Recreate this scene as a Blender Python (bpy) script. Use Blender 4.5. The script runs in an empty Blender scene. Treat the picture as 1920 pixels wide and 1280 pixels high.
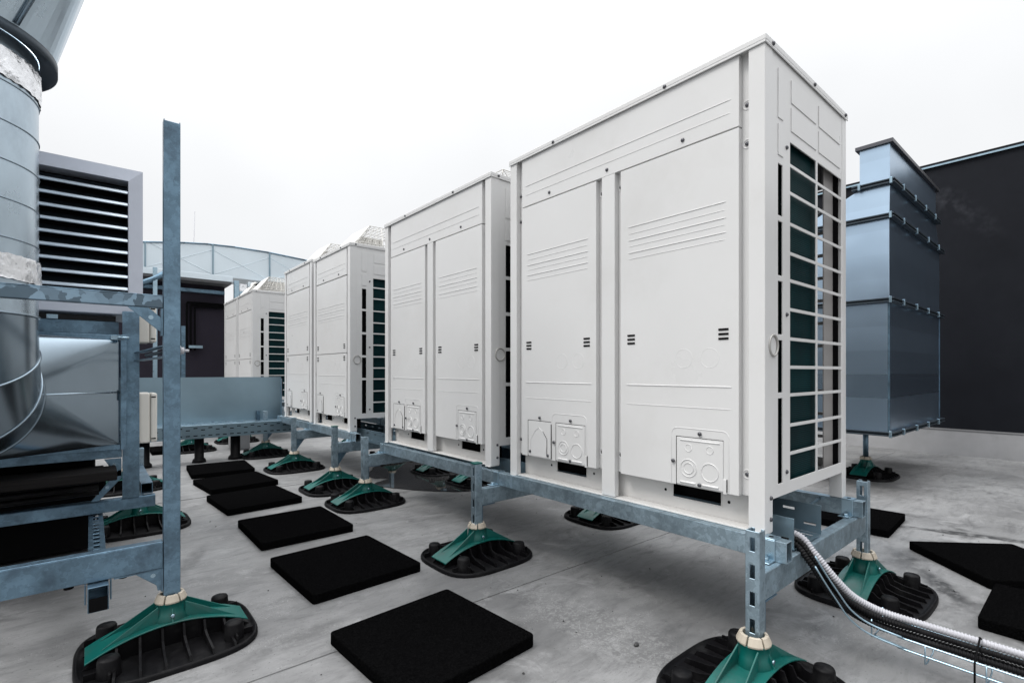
import bpy, math, random
from math import sin, cos, pi, radians
from mathutils import Vector, Matrix
random.seed(7)
scene = bpy.context.scene
COL = scene.collection

# ------------------------------------------------------------------ materials
def mat(name, base, metal=0.0, rough=0.5, var=0.0, vscale=6.0, bump=0.0, bscale=60.0, coat=0.0, spec=0.5,
        spangle=0.0, spscale=28.0, rvar=0.0, dirt=None, dirtamt=0.0, dscale=3.0, stretch=(1, 1, 1)):
    m = bpy.data.materials.new(name); m.use_nodes = True
    nt = m.node_tree; N = nt.nodes; Lk = nt.links
    b = N['Principled BSDF']
    b.inputs['Metallic'].default_value = metal
    b.inputs['Roughness'].default_value = rough
    b.inputs['Specular IOR Level'].default_value = spec
    b.inputs['Coat Weight'].default_value = coat
    tc = N.new('ShaderNodeTexCoord'); oi = N.new('ShaderNodeObjectInfo')
    mul = N.new('ShaderNodeVectorMath'); mul.operation = 'SCALE'; mul.inputs['Scale'].default_value = 37.0
    cmb = N.new('ShaderNodeCombineXYZ')
    for k in ('X', 'Y', 'Z'): Lk.new(oi.outputs['Random'], cmb.inputs[k])
    Lk.new(cmb.outputs[0], mul.inputs[0])
    add = N.new('ShaderNodeVectorMath'); add.operation = 'ADD'
    Lk.new(tc.outputs['Object'], add.inputs[0]); Lk.new(mul.outputs[0], add.inputs[1])
    mp = N.new('ShaderNodeVectorMath'); mp.operation = 'MULTIPLY'; mp.inputs[1].default_value = stretch
    Lk.new(add.outputs[0], mp.inputs[0])
    vec = mp.outputs[0]
    colr = None
    rgb = N.new('ShaderNodeRGB'); rgb.outputs[0].default_value = (*base, 1); colr = rgb.outputs[0]
    def scalemix(col, fac, lo, hi):
        r = N.new('ShaderNodeMapRange'); Lk.new(fac, r.inputs['Value'])
        r.inputs['From Min'].default_value = 0.3; r.inputs['From Max'].default_value = 0.7
        r.inputs['To Min'].default_value = lo; r.inputs['To Max'].default_value = hi
        mx = N.new('ShaderNodeVectorMath'); mx.operation = 'SCALE'
        Lk.new(col, mx.inputs[0]); Lk.new(r.outputs[0], mx.inputs['Scale']); return mx.outputs[0]
    no = N.new('ShaderNodeTexNoise'); no.inputs['Scale'].default_value = vscale; no.inputs['Detail'].default_value = 6
    no.inputs['Roughness'].default_value = 0.6
    Lk.new(vec, no.inputs['Vector'])
    if var: colr = scalemix(colr, no.outputs['Fac'], 1 - var, 1 + var)
    if spangle:
        vo = N.new('ShaderNodeTexVoronoi'); vo.inputs['Scale'].default_value = spscale
        nd = N.new('ShaderNodeTexNoise'); nd.inputs['Scale'].default_value = spscale * 1.2
        Lk.new(vec, nd.inputs['Vector'])
        mixv = N.new('ShaderNodeMix'); mixv.data_type = 'VECTOR'; mixv.inputs['Factor'].default_value = 0.04
        Lk.new(vec, mixv.inputs['A']); Lk.new(nd.outputs['Color'], mixv.inputs['B'])
        Lk.new(mixv.outputs['Result'], vo.inputs['Vector'])
        sp = N.new('ShaderNodeSeparateColor'); Lk.new(vo.outputs['Color'], sp.inputs[0])
        colr = scalemix(colr, sp.outputs[0], 1 - spangle, 1 + spangle)
        rr = N.new('ShaderNodeMapRange'); Lk.new(sp.outputs[1], rr.inputs['Value'])
        rr.inputs['To Min'].default_value = rough - rvar; rr.inputs['To Max'].default_value = rough + rvar
        Lk.new(rr.outputs[0], b.inputs['Roughness'])
    elif rvar:
        rr = N.new('ShaderNodeMapRange'); Lk.new(no.outputs['Fac'], rr.inputs['Value'])
        rr.inputs['From Min'].default_value = .3; rr.inputs['From Max'].default_value = .7
        rr.inputs['To Min'].default_value = rough - rvar; rr.inputs['To Max'].default_value = rough + rvar
        Lk.new(rr.outputs[0], b.inputs['Roughness'])
    if dirt:
        n2 = N.new('ShaderNodeTexNoise'); n2.inputs['Scale'].default_value = dscale; n2.inputs['Detail'].default_value = 8
        n2.inputs['Roughness'].default_value = 0.7
        Lk.new(vec, n2.inputs['Vector'])
        r2 = N.new('ShaderNodeMapRange'); Lk.new(n2.outputs['Fac'], r2.inputs['Value'])
        r2.inputs['From Min'].default_value = .5; r2.inputs['From Max'].default_value = .72
        r2.inputs['To Max'].default_value = dirtamt
        mx = N.new('ShaderNodeMix'); mx.data_type = 'RGBA'
        Lk.new(r2.outputs[0], mx.inputs['Factor']); Lk.new(colr, mx.inputs['A']); mx.inputs['B'].default_value = (*dirt, 1)
        colr = mx.outputs['Result']
    Lk.new(colr, b.inputs['Base Color'])
    if bump:
        n3 = N.new('ShaderNodeTexNoise'); n3.inputs['Scale'].default_value = bscale; n3.inputs['Detail'].default_value = 4
        Lk.new(vec, n3.inputs['Vector'])
        bp = N.new('ShaderNodeBump'); bp.inputs['Strength'].default_value = bump; bp.inputs['Distance'].default_value = 0.01
        Lk.new(n3.outputs['Fac'], bp.inputs['Height']); Lk.new(bp.outputs[0], b.inputs['Normal'])
    return m

M = {}
M['paint'] = mat('cream_paint', (.63, .627, .622), rough=.32, var=.02, vscale=2.5, rvar=.05, bump=.006, bscale=7, dirt=(.47, .455, .43), dirtamt=.22, dscale=2.4)
M['paint2'] = mat('warm_grey_paint', (.60, .59, .575), rough=.42, var=.03, vscale=3, bump=.015, bscale=12, dirt=(.40, .38, .35), dirtamt=.2, dscale=5)
M['galv'] = mat('galvanised_steel', (.135, .215, .285), metal=.8, rough=.40, spangle=.09, spscale=60, rvar=.06, var=.30, vscale=7, dirt=(.06, .085, .115), dirtamt=.75, dscale=9, bump=.06, bscale=40)
M['shadegalv'] = mat('shade_dark_zinc', (.045, .06, .075), metal=.6, rough=.5, var=.2, vscale=8)  # zinc darkened in colour to stand for shaded undersides
M['galvlight'] = mat('lighter_galvanised_steel', (.31, .40, .46), metal=.8, rough=.42, spangle=.12, spscale=55, rvar=.06, var=.22, vscale=6, dirt=(.13, .175, .21), dirtamt=.6, dscale=7, bump=.06, bscale=40)  # lighter copy of galvanised_steel, brightening the unit frames by colour
M['galvbig'] = mat('bright_spangled_steel', (.16, .23, .29), metal=.8, rough=.38, spangle=.40, spscale=26, rvar=.1, var=.15, vscale=4, dirt=(.10, .12, .15), dirtamt=.4, dscale=6)
M['zinc'] = mat('bright_zinc', (.33, .45, .53), metal=.85, rough=.3, var=.1, vscale=10, rvar=.08)
M['sheet'] = mat('sheet_metal', (.25, .345, .405), metal=.85, rough=.36, var=.12, vscale=1.6, rvar=.1, bump=.05, bscale=1.8, dirt=(.17, .24, .29), dirtamt=.5, dscale=1.5)
M['duct'] = mat('spiral_duct_metal', (.46, .55, .62), metal=.92, rough=.3, var=.14, vscale=4, rvar=.08, bump=.04, bscale=5, dirt=(.28, .34, .40), dirtamt=.6, dscale=5, stretch=(1, 1, .6))
M['elbow'] = mat('polished_duct_metal', (.27, .33, .38), metal=.95, rough=.22, var=.15, vscale=2, rvar=.06, bump=.06, bscale=4, stretch=(1, 1, 1))  # duct metal darkened in colour for the dark reflections from below
M['foil'] = mat('aluminium_foil_tape', (.85, .86, .88), metal=.9, rough=.25, bump=.9, bscale=22, var=.1, vscale=30)
M['screw'] = mat('dark_screw', (.10, .10, .11), metal=.8, rough=.4)
M['rubber'] = mat('black_rubber', (.004, .0038, .0045), rough=.5, spec=.12, var=.3, vscale=14, dirt=(.03, .03, .03), dirtamt=.5, dscale=11, bump=.05, bscale=60)
M['granule'] = mat('rubber_granulate', (.0028, .0028, .0030), rough=.95, spec=.0, var=.5, vscale=120, bump=.9, bscale=260, dirt=(.012, .012, .012), dirtamt=.45, dscale=150)
M['green'] = mat('green_plastic', (.000, .088, .075), rough=.38, var=.12, vscale=10, dirt=(.03, .05, .045), dirtamt=.6, dscale=8)
M['cream'] = mat('cream_plastic', (.42, .37, .30), rough=.5, var=.08, vscale=20)
M['black'] = mat('black_plastic', (.004, .004, .0045), rough=.7, spec=.06)
M['interior'] = mat('dark_inside_steel', (.10, .10, .10), rough=.7, metal=.3)
M['innergrey'] = mat('shaded_inner_paint', (.26, .25, .245), rough=.6)  # cabinet paint with the inside shade put into its grey
M['greyplast'] = mat('pale_grey_plastic', (.42, .42, .45), rough=.42, var=.04, vscale=20)
M['box'] = mat('beige_plastic', (.66, .64, .59), rough=.45, var=.03, vscale=5, dirt=(.45, .43, .38), dirtamt=.25, dscale=6)
M['louvre'] = mat('grey_lilac_paint', (.50, .53, .60), rough=.42, metal=.25, var=.06, vscale=2.5, dirt=(.34, .36, .42), dirtamt=.35, dscale=3.5, bump=.02, bscale=15)
M['slat'] = mat('louvre_slat_metal', (.50, .55, .60), rough=.3, metal=.8, var=.1, vscale=6)
M['darkwall'] = mat('dark_membrane_wall', (.009, .010, .0135), rough=.55, spec=.1, var=.18, vscale=1.2, bump=.12, bscale=9, dirt=(.016, .018, .022), dirtamt=.35, dscale=.8)
M['purple'] = mat('dark_plum_render', (.020, .016, .026), rough=.75, spec=.3, var=.15, vscale=2, bump=.1, bscale=40)
M['soffit'] = mat('grey_soffit', (.12, .12, .125), rough=.7)
M['skirt'] = mat('roof_membrane_upstand', (.22, .22, .225), rough=.5, var=.12, vscale=2.5, bump=.3, bscale=2.2, dirt=(.14, .14, .14), dirtamt=.5, dscale=3)
M['timber'] = mat('weathered_board', (.012, .011, .011), rough=.8, spec=.1, var=.35, vscale=8, stretch=(.6, 6, 14))
M['bgduct'] = mat('pale_duct_panels', (.66, .74, .79), metal=.4, rough=.4, var=.05, vscale=1.5)
M['white'] = mat('white_shroud_plastic', (.74, .73, .70), rough=.5, var=.05, vscale=6, dirt=(.5, .48, .44), dirtamt=.3, dscale=7)
M['wire'] = mat('fan_guard_wire', (.42, .41, .39), metal=.5, rough=.45)
M['pebble'] = mat('dark_pebble', (.05, .05, .05), rough=.8)

# coil fins: fine horizontal lines belong to the part itself
def coil_mat():
    m = bpy.data.materials.new('teal_coil_fins'); m.use_nodes = True
    nt = m.node_tree; N = nt.nodes; L = nt.links; b = N['Principled BSDF']
    tc = N.new('ShaderNodeTexCoord')
    w = N.new('ShaderNodeTexWave'); w.wave_type = 'BANDS'; w.bands_direction = 'Z'; w.inputs['Scale'].default_value = 42
    w.inputs['Distortion'].default_value = 1.6; w.inputs['Detail'].default_value = 2
    L.new(tc.outputs['Object'], w.inputs['Vector'])
    n = N.new('ShaderNodeTexNoise'); n.inputs['Scale'].default_value = 5; n.inputs['Detail'].default_value = 5
    L.new(tc.outputs['Object'], n.inputs['Vector'])
    mu = N.new('ShaderNodeMath'); mu.operation = 'MULTIPLY'
    L.new(w.outputs['Fac'], mu.inputs[0]); L.new(n.outputs['Fac'], mu.inputs[1])
    r = N.new('ShaderNodeValToRGB')
    r.color_ramp.elements[0].color = (.0004, .006, .008, 1); r.color_ramp.elements[1].color = (.001, .036, .040, 1)
    r.color_ramp.elements[0].position = .08; r.color_ramp.elements[1].position = .6
    L.new(mu.outputs[0], r.inputs[0]); L.new(r.outputs[0], b.inputs['Base Color'])
    b.inputs['Roughness'].default_value = .6; b.inputs['Metallic'].default_value = 0; b.inputs['Specular IOR Level'].default_value = .1
    bp = N.new('ShaderNodeBump'); bp.inputs['Strength'].default_value = .2; bp.inputs['Distance'].default_value = .002
    L.new(w.outputs['Fac'], bp.inputs['Height']); L.new(bp.outputs[0], b.inputs['Normal'])
    return m
M['coil'] = coil_mat()

# banded sheet metal of the duct stack: each rolled strip has its own tone (world z of the object)
def band_mat():
    m = bpy.data.materials.new('stiffened_duct_sheet'); m.use_nodes = True
    nt = m.node_tree; N = nt.nodes; L = nt.links; b = N['Principled BSDF']
    tc = N.new('ShaderNodeTexCoord'); sp = N.new('ShaderNodeSeparateXYZ'); L.new(tc.outputs['Object'], sp.inputs[0])
    mu = N.new('ShaderNodeMath'); mu.operation = 'MULTIPLY'; mu.inputs[1].default_value = 5.2; L.new(sp.outputs['Z'], mu.inputs[0])
    fl = N.new('ShaderNodeMath'); fl.operation = 'FLOOR'; L.new(mu.outputs[0], fl.inputs[0])
    wn = N.new('ShaderNodeTexWhiteNoise'); wn.noise_dimensions = '1D'; L.new(fl.outputs[0], wn.inputs['W'])
    n = N.new('ShaderNodeTexNoise'); n.inputs['Scale'].default_value = 1.8; n.inputs['Detail'].default_value = 5
    L.new(tc.outputs['Object'], n.inputs['Vector'])
    ad = N.new('ShaderNodeMath'); ad.operation = 'ADD'; L.new(wn.outputs['Value'], ad.inputs[0]); L.new(n.outputs['Fac'], ad.inputs[1])
    r = N.new('ShaderNodeMapRange'); L.new(ad.outputs[0], r.inputs['Value'])
    r.inputs['From Min'].default_value = .3; r.inputs['From Max'].default_value = 1.7
    r.inputs['To Min'].default_value = .88; r.inputs['To Max'].default_value = 1.12
    rgb = N.new('ShaderNodeRGB'); rgb.outputs[0].default_value = (.45, .58, .72, 1)
    sc = N.new('ShaderNodeVectorMath'); sc.operation = 'SCALE'; L.new(rgb.outputs[0], sc.inputs[0]); L.new(r.outputs[0], sc.inputs['Scale'])
    L.new(sc.outputs[0], b.inputs['Base Color'])
    b.inputs['Metallic'].default_value = 1.0
    r2 = N.new('ShaderNodeMapRange'); L.new(wn.outputs['Value'], r2.inputs['Value'])
    r2.inputs['To Min'].default_value = .27; r2.inputs['To Max'].default_value = .31; L.new(r2.outputs[0], b.inputs['Roughness'])
    n3 = N.new('ShaderNodeTexNoise'); n3.inputs['Scale'].default_value = 1.5; L.new(tc.outputs['Object'], n3.inputs['Vector'])
    bp = N.new('ShaderNodeBump'); bp.inputs['Strength'].default_value = .55; bp.inputs['Distance'].default_value = .03
    L.new(n3.outputs['Fac'], bp.inputs['Height']); L.new(bp.outputs[0], b.inputs['Normal'])
    return m
M['band'] = band_mat()

def floor_mat():
    m = bpy.data.materials.new('roof_membrane'); m.use_nodes = True
    nt = m.node_tree; N = nt.nodes; L = nt.links; b = N['Principled BSDF']
    tc = N.new('ShaderNodeTexCoord'); P = tc.outputs['Object']
    def noise(sc, det=6, rough=.6, vec=P, dist=0):
        n = N.new('ShaderNodeTexNoise'); n.inputs['Scale'].default_value = sc; n.inputs['Detail'].default_value = det
        n.inputs['Roughness'].default_value = rough; n.inputs['Distortion'].default_value = dist
        L.new(vec, n.inputs['Vector']); return n.outputs['Fac']
    def rng(v, a, b_, c=0., d=1.):
        r = N.new('ShaderNodeMapRange'); L.new(v, r.inputs['Value'])
        for k, x in zip(('From Min', 'From Max', 'To Min', 'To Max'), (a, b_, c, d)): r.inputs[k].default_value = x
        return r.outputs[0]
    def mathn(op, a, c):
        x = N.new('ShaderNodeMath'); x.operation = op
        for i, v in enumerate((a, c)):
            if hasattr(v, 'links'): L.new(v, x.inputs[i])
            else: x.inputs[i].default_value = v
        return x.outputs[0]
    def mixc(f, a, c):
        x = N.new('ShaderNodeMix'); x.data_type = 'RGBA'; L.new(f, x.inputs['Factor'])
        for s, v in (('A', a), ('B', c)):
            if hasattr(v, 'links'): L.new(v, x.inputs[s])
            else: x.inputs[s].default_value = (*v, 1)
        return x.outputs['Result']
    st = N.new('ShaderNodeMapping'); st.inputs['Scale'].default_value = (1.0, 3.2, 1); st.inputs['Rotation'].default_value = (0, 0, .35); L.new(P, st.inputs['Vector'])
    col = mixc(rng(noise(.9, 7, .62), .38, .64), (.130, .130, .131), (.275, .275, .275))
    col = mixc(rng(noise(5.5, 8, .72, st.outputs[0], .6), .48, .74, 0, .7), col, (.08, .08, .082))
    col = mixc(rng(noise(2.1, 8, .75, st.outputs[0], 1.2), .56, .72, 0, .7), col, (.06, .06, .062))
    # fine scuffs
    sc = mathn('MULTIPLY', rng(noise(55, 3, .7, st.outputs[0], 2.), .60, .68), rng(noise(1.5, 3), .47, .62))
    col = mixc(mathn('MULTIPLY', sc, .55), col, (.07, .07, .07))
    sw = mathn('MULTIPLY', rng(noise(70, 3, .7, P, 2.5), .57, .63), rng(noise(1.9, 4, .6, st.outputs[0]), .52, .62))
    col = mixc(mathn('MULTIPLY', sw, .6), col, (.36, .36, .355))
    # dried-puddle stain rings at real places
    def blot(cx, cy, r0, wob, sx=1, sy=1, rot=0):
        mp = N.new('ShaderNodeMapping'); mp.vector_type = 'TEXTURE'
        mp.inputs['Location'].default_value = (cx, cy, 0); mp.inputs['Rotation'].default_value = (0, 0, rot); mp.inputs['Scale'].default_value = (sx, sy, 1)
        L.new(P, mp.inputs['Vector'])
        ln = N.new('ShaderNodeVectorMath'); ln.operation = 'LENGTH'; L.new(mp.outputs[0], ln.inputs[0])
        w = mathn('MULTIPLY', mathn('SUBTRACT', noise(4.5, 6, .65), .5), wob)
        return mathn('ADD', ln.outputs['Value'], w)
    brk = rng(noise(9, 6, .7), .42, .62)
    for (cx, cy, r0, sx, sy, rot, amt) in ((3.62, .98, 1.0, .72, .46, -.35, .8), (3.05, .55, .42, 1., .8, -.6, .7), (2.1, 2.9, .8, 1, 1, 0, .35), (5.2, .2, 1.1, 1.6, .7, -.5, .4), (.6, .9, .6, 1, 1, 0, .35), (1.55, 1.35, .35, 1, 1, 0, .3)):
        d = mathn('ABSOLUTE', mathn('SUBTRACT', blot(cx, cy, r0, .5, sx, sy, rot), r0), 0)
        ring = mathn('MULTIPLY', mathn('MULTIPLY', rng(d, 0, .10, 1, 0), brk), amt)
        col = mixc(ring, col, (.022, .022, .022))
    stains = [(4.02, .58, .36, .055, -1.24, .9), (4.20, .12, .34, .05, -1.1, .8), (3.80, .98, .2, .05, -.6, .7), (2.97, .47, .33, .06, .58, .85), (3.25, .66, .22, .10, .3, .5), (2.65, .24, .16, .03, .75, .7), (.42, 3.1, .3, .05, 1.2, .4), (.55, 1.9, .25, .06, .2, .4), (.2, 1.2, .3, .07, .4, .5)]
    d = blot(1.5, 1.25, 0, .5, .16, .55, .0)
    spk = mathn('MULTIPLY', rng(d, .6, 1.1, 1, 0), rng(noise(48, 4, .75, P, 1.5), .50, .58))
    col = mixc(mathn('MULTIPLY', spk, .35), col, (.36, .36, .355))
    col = mixc(mathn('MULTIPLY', rng(noise(130, 2, .5), .68, .72), .8), col, (.04, .04, .04))
    col = mixc(mathn('MULTIPLY', rng(noise(28, 6, .8, st.outputs[0], 1.5), .56, .66), .30), col, (.10, .10, .10))
    col = mixc(mathn('MULTIPLY', rng(noise(3.3, 7, .75, P, 1.0), .55, .66), .45), col, (.34, .34, .342))
    for (cx, cy, la, wa, ro, amt) in stains:
        d = blot(cx, cy, 0, 1.6, la, wa, ro)
        col = mixc(mathn('MULTIPLY', mathn('MULTIPLY', rng(d, .45, 1.05, 1, 0), rng(noise(13, 6, .75), .33, .52)), amt), col, (.016, .016, .017))
    L.new(col, b.inputs['Base Color'])
    L.new(rng(noise(1.3, 6), .3, .7, .36, .62), b.inputs['Roughness'])
    b.inputs['Specular IOR Level'].default_value = .45
    bp = N.new('ShaderNodeBump'); bp.inputs['Strength'].default_value = .28; bp.inputs['Distance'].default_value = .02
    L.new(mathn('ADD', mathn('MULTIPLY', noise(3.2, 5, .5, st.outputs[0]), 1.0), mathn('MULTIPLY', noise(60, 3), .06)), bp.inputs['Height'])
    L.new(bp.outputs[0], b.inputs['Normal'])
    return m
M['floor'] = floor_mat()
def water_mat():
    m = bpy.data.materials.new('rain_puddle'); m.use_nodes = True; N = m.node_tree.nodes; b = N['Principled BSDF']
    b.inputs['Base Color'].default_value = (.03, .03, .03, 1); b.inputs['Roughness'].default_value = .03; b.inputs['IOR'].default_value = 1.5
    b.inputs['Specular IOR Level'].default_value = .9
    return m
M['water'] = water_mat()

def chalk_wall():      # the dark membrane with a chalky smear near its top where water has run
    m = M['darkwall']; nt = m.node_tree; N = nt.nodes; L = nt.links; b = N['Principled BSDF']
    src = b.inputs['Base Color'].links[0].from_socket
    tc = N.new('ShaderNodeTexCoord')
    mp = N.new('ShaderNodeMapping'); mp.vector_type = 'TEXTURE'; mp.inputs['Location'].default_value = (7.9, 1.22, 3.05); mp.inputs['Rotation'].default_value = (radians(-42), 0, 0); mp.inputs['Scale'].default_value = (1, .16, .75)
    L.new(tc.outputs['Object'], mp.inputs['Vector'])
    ln = N.new('ShaderNodeVectorMath'); ln.operation = 'LENGTH'; L.new(mp.outputs[0], ln.inputs[0])
    r = N.new('ShaderNodeMapRange'); L.new(ln.outputs['Value'], r.inputs['Value']); r.inputs['From Min'].default_value = .2; r.inputs['From Max'].default_value = 1.1; r.inputs['To Min'].default_value = 1; r.inputs['To Max'].default_value = 0
    n = N.new('ShaderNodeTexNoise'); n.inputs['Scale'].default_value = 9; n.inputs['Detail'].default_value = 7; L.new(tc.outputs['Object'], n.inputs['Vector'])
    r2 = N.new('ShaderNodeMapRange'); L.new(n.outputs['Fac'], r2.inputs['Value']); r2.inputs['From Min'].default_value = .45; r2.inputs['From Max'].default_value = .7
    mu = N.new('ShaderNodeMath'); mu.operation = 'MULTIPLY'; L.new(r.outputs[0], mu.inputs[0]); L.new(r2.outputs[0], mu.inputs[1])
    mx = N.new('ShaderNodeMix'); mx.data_type = 'RGBA'; L.new(mu.outputs[0], mx.inputs['Factor']); L.new(src, mx.inputs['A']); mx.inputs['B'].default_value = (.032, .034, .041, 1)
    L.new(mx.outputs['Result'], b.inputs['Base Color'])
chalk_wall()

# ------------------------------------------------------------------ mesh builder
class MB:
    def __init__(s): s.v = []; s.f = []; s.sm = []
    def add(s, vs, fs, smooth=False):
        o = len(s.v); s.v += [tuple(v) for v in vs]
        for f in fs: s.f.append([i + o for i in f]); s.sm.append(smooth)
        return s
    def box(s, x0, x1, y0, y1, z0, z1):
        if x0 > x1: x0, x1 = x1, x0
        if y0 > y1: y0, y1 = y1, y0
        if z0 > z1: z0, z1 = z1, z0
        return s.add([(x0, y0, z0), (x1, y0, z0), (x1, y1, z0), (x0, y1, z0), (x0, y0, z1), (x1, y0, z1), (x1, y1, z1), (x0, y1, z1)],
                     [(0, 3, 2, 1), (4, 5, 6, 7), (0, 1, 5, 4), (1, 2, 6, 5), (2, 3, 7, 6), (3, 0, 4, 7)])
    def hexa(s, b, t):      # bottom quad, top quad (both counter-clockwise from above)
        return s.add(list(b) + list(t), [(0, 3, 2, 1), (4, 5, 6, 7), (0, 1, 5, 4), (1, 2, 6, 5), (2, 3, 7, 6), (3, 0, 4, 7)])
    def prism(s, pts, axis, a, b, smooth=False):   # pts 2D outline, extruded along axis from a to b
        def P(p, t): return {'x': (t, p[0], p[1]), 'y': (p[0], t, p[1]), 'z': (p[0], p[1], t)}[axis]
        n = len(pts); vs = [P(p, a) for p in pts] + [P(p, b) for p in pts]
        area = sum(pts[i][0] * pts[(i + 1) % n][1] - pts[(i + 1) % n][0] * pts[i][1] for i in range(n))
        fl = (area > 0) != (b < a)
        if axis == 'y': fl = not fl
        caps = [list(range(n))[::-1], list(range(n, 2 * n))]; side = [[i, (i + 1) % n, n + (i + 1) % n, n + i] for i in range(n)]
        if not fl: caps = [c[::-1] for c in caps]; side = [c[::-1] for c in side]
        s.add(vs, caps); o = len(s.v) - 2 * n
        for f in side: s.f.append([i + o for i in f]); s.sm.append(smooth)
        return s
    def lathe(s, prof, c=(0, 0, 0), n=24, axis='z', cap=True, a0=0, a1=2 * pi, sx=1, sy=1):   # prof [(r,h)]
        full = abs(a1 - a0 - 2 * pi) < 1e-6; k = n if full else n + 1
        vs = []
        for r, h in prof:
            for i in range(k):
                t = a0 + (a1 - a0) * i / n; p = (r * cos(t) * sx, r * sin(t) * sy)
                q = {'z': (p[0], p[1], h), 'x': (h, p[0], p[1]), 'y': (p[1], h, p[0])}[axis]
                vs.append((c[0] + q[0], c[1] + q[1], c[2] + q[2]))
        fs = []
        for j in range(len(prof) - 1):
            for i in range(n if full else n):
                i2 = (i + 1) % k
                fs.append((j * k + i, j * k + i2, (j + 1) * k + i2, (j + 1) * k + i))
        o = len(s.v); s.add(vs, fs, True)
        if cap and full:
            s.f.append([o + i for i in range(k)][::-1]); s.sm.append(False)
            s.f.append([o + (len(prof) - 1) * k + i for i in range(k)]); s.sm.append(False)
        return s
    def tube(s, pts, r, n=8, closed=False, radii=None):
        pts = [Vector(p) for p in pts]; m = len(pts); rings = []; up = None
        for i, p in enumerate(pts):
            a = pts[i - 1] if (i or closed) else pts[i]; b = pts[(i + 1) % m] if (i < m - 1 or closed) else pts[i]
            t = (b - a).normalized()
            if up is None: up = Vector((0, 0, 1)) if abs(t.z) < .9 else Vector((1, 0, 0))
            u = (up - t * up.dot(t)).normalized(); w = t.cross(u); up = u
            rr = radii[i] if radii else r
            rings.append([p + (u * cos(2 * pi * k / n) + w * sin(2 * pi * k / n)) * rr for k in range(n)])
        vs = [q for g in rings for q in g]; fs = []
        for i in range(m if closed else m - 1):
            j = (i + 1) % m
            for k in range(n): fs.append((i * n + k, i * n + (k + 1) % n, j * n + (k + 1) % n, j * n + k))
        o = len(s.v); s.add(vs, fs, n > 4)
        if not closed:
            s.f.append([o + k for k in range(n)][::-1]); s.sm.append(False)
            s.f.append([o + (m - 1) * n + k for k in range(n)]); s.sm.append(False)
        return s
    def plate(s, us, vs_, holes, axis, a, b):
        """sheet with rectangular holes; us, vs_ breaks; holes set of (i,j); thickness a..b along axis"""
        def P(u, v, t): return {'x': (t, u, v), 'y': (u, t, v), 'z': (u, v, t)}[axis]
        nu, nv = len(us), len(vs_); idx = {}; V = []
        def g(i, j, t):
            k = (i, j, t)
            if k not in idx: idx[k] = len(V); V.append(P(us[i], vs_[j], (a, b)[t]))
            return idx[k]
        F = []
        solid = lambda i, j: 0 <= i < nu - 1 and 0 <= j < nv - 1 and (i, j) not in holes
        for i in range(nu - 1):
            for j in range(nv - 1):
                if not solid(i, j): continue
                F.append([g(i, j, 0), g(i + 1, j, 0), g(i + 1, j + 1, 0), g(i, j + 1, 0)])
                F.append([g(i, j, 1), g(i, j + 1, 1), g(i + 1, j + 1, 1), g(i + 1, j, 1)])
                for (di, dj, p, q) in ((-1, 0, (i, j), (i, j + 1)), (1, 0, (i + 1, j + 1), (i + 1, j)), (0, -1, (i + 1, j), (i, j)), (0, 1, (i, j + 1), (i + 1, j + 1))):
                    if not solid(i + di, j + dj): F.append([g(*p, 0), g(*q, 0), g(*q, 1), g(*p, 1)])
        return s.add(V, F)
    def build(s, name, m, parent=None, loc=None, rot=None, bevel=0, seg=1):
        me = bpy.data.meshes.new(name); me.from_pydata(s.v, [], s.f)
        me.polygons.foreach_set('use_smooth', s.sm); me.materials.append(m)
        import bmesh
        bm = bmesh.new(); bm.from_mesh(me)
        bmesh.ops.recalc_face_normals(bm, faces=bm.faces); bm.to_mesh(me); bm.free(); me.update()
        o = bpy.data.objects.new(name, me); COL.objects.link(o)
        if loc: o.location = loc
        if rot: o.rotation_euler = rot
        if parent: o.parent = parent
        if bevel:
            md = o.modifiers.new('bevel', 'BEVEL'); md.width = bevel; md.segments = seg; md.limit_method = 'ANGLE'; md.angle_limit = radians(50)
            md.use_clamp_overlap = True
        return o

def tag(o, label=None, cat=None, group=None, kind=None):
    if label: o['label'] = label
    if cat: o['category'] = cat
    if group: o['group'] = group
    if kind: o['kind'] = kind
    return o
def empty(name, loc=(0, 0, 0), rz=0, **k):
    o = bpy.data.objects.new(name, None); COL.objects.link(o); o.location = loc; o.rotation_euler = (0, 0, rz)
    o.empty_display_size = .1
    return tag(o, **k)
def copy_tree(o, parent=None):
    c = o.copy(); COL.objects.link(c)
    if parent: c.parent = parent
    for ch in list(KIDS.get(o.name, [])) or [x for x in o.children]:
        copy_tree(ch, c)
    return c
KIDS = {}

# ------------------------------------------------------------------ setting: roof floor, puddle
fl = MB(); fl.add([(-60, -60, 0), (60, -60, 0), (60, 80, 0), (-60, 80, 0)], [(0, 1, 2, 3)])
tag(fl.build('roof_floor', M['floor']), kind='structure')
# welded membrane overlaps (thin raised strips running across the roof)
ov = MB()
def strip(p, q, w, z):
    p = Vector((*p, 0)); q = Vector((*q, 0)); d = (q - p).normalized(); n = Vector((-d.y, d.x, 0)) * w / 2
    b = [p - n, q - n, q + n, p + n]; t = [v + Vector((0, 0, z)) for v in b]
    ov.hexa([(v.x, v.y, -.01) for v in b], [tuple(v) for v in t])
tag(ov.build('roof_sheet', M['floor']), kind='structure') if False else None
seam = MB()
# each sheet laps over its neighbour: long very low wedge, so only its edge shows
for y0 in (1.80, 4.6, -1.2):
    seam.add([(-4, y0, .0035), (7.5, y0 - .16, .0035), (7.5, y0 + .9, .0005), (-4, y0 + 1.1, .0005), (-4, y0 - .002, -.01), (7.5, y0 - .162, -.01)],
             [(0, 1, 2, 3), (4, 5, 1, 0)])
so = seam.build('roof_membrane_lap', M['floor']); tag(so, kind='structure')

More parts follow.
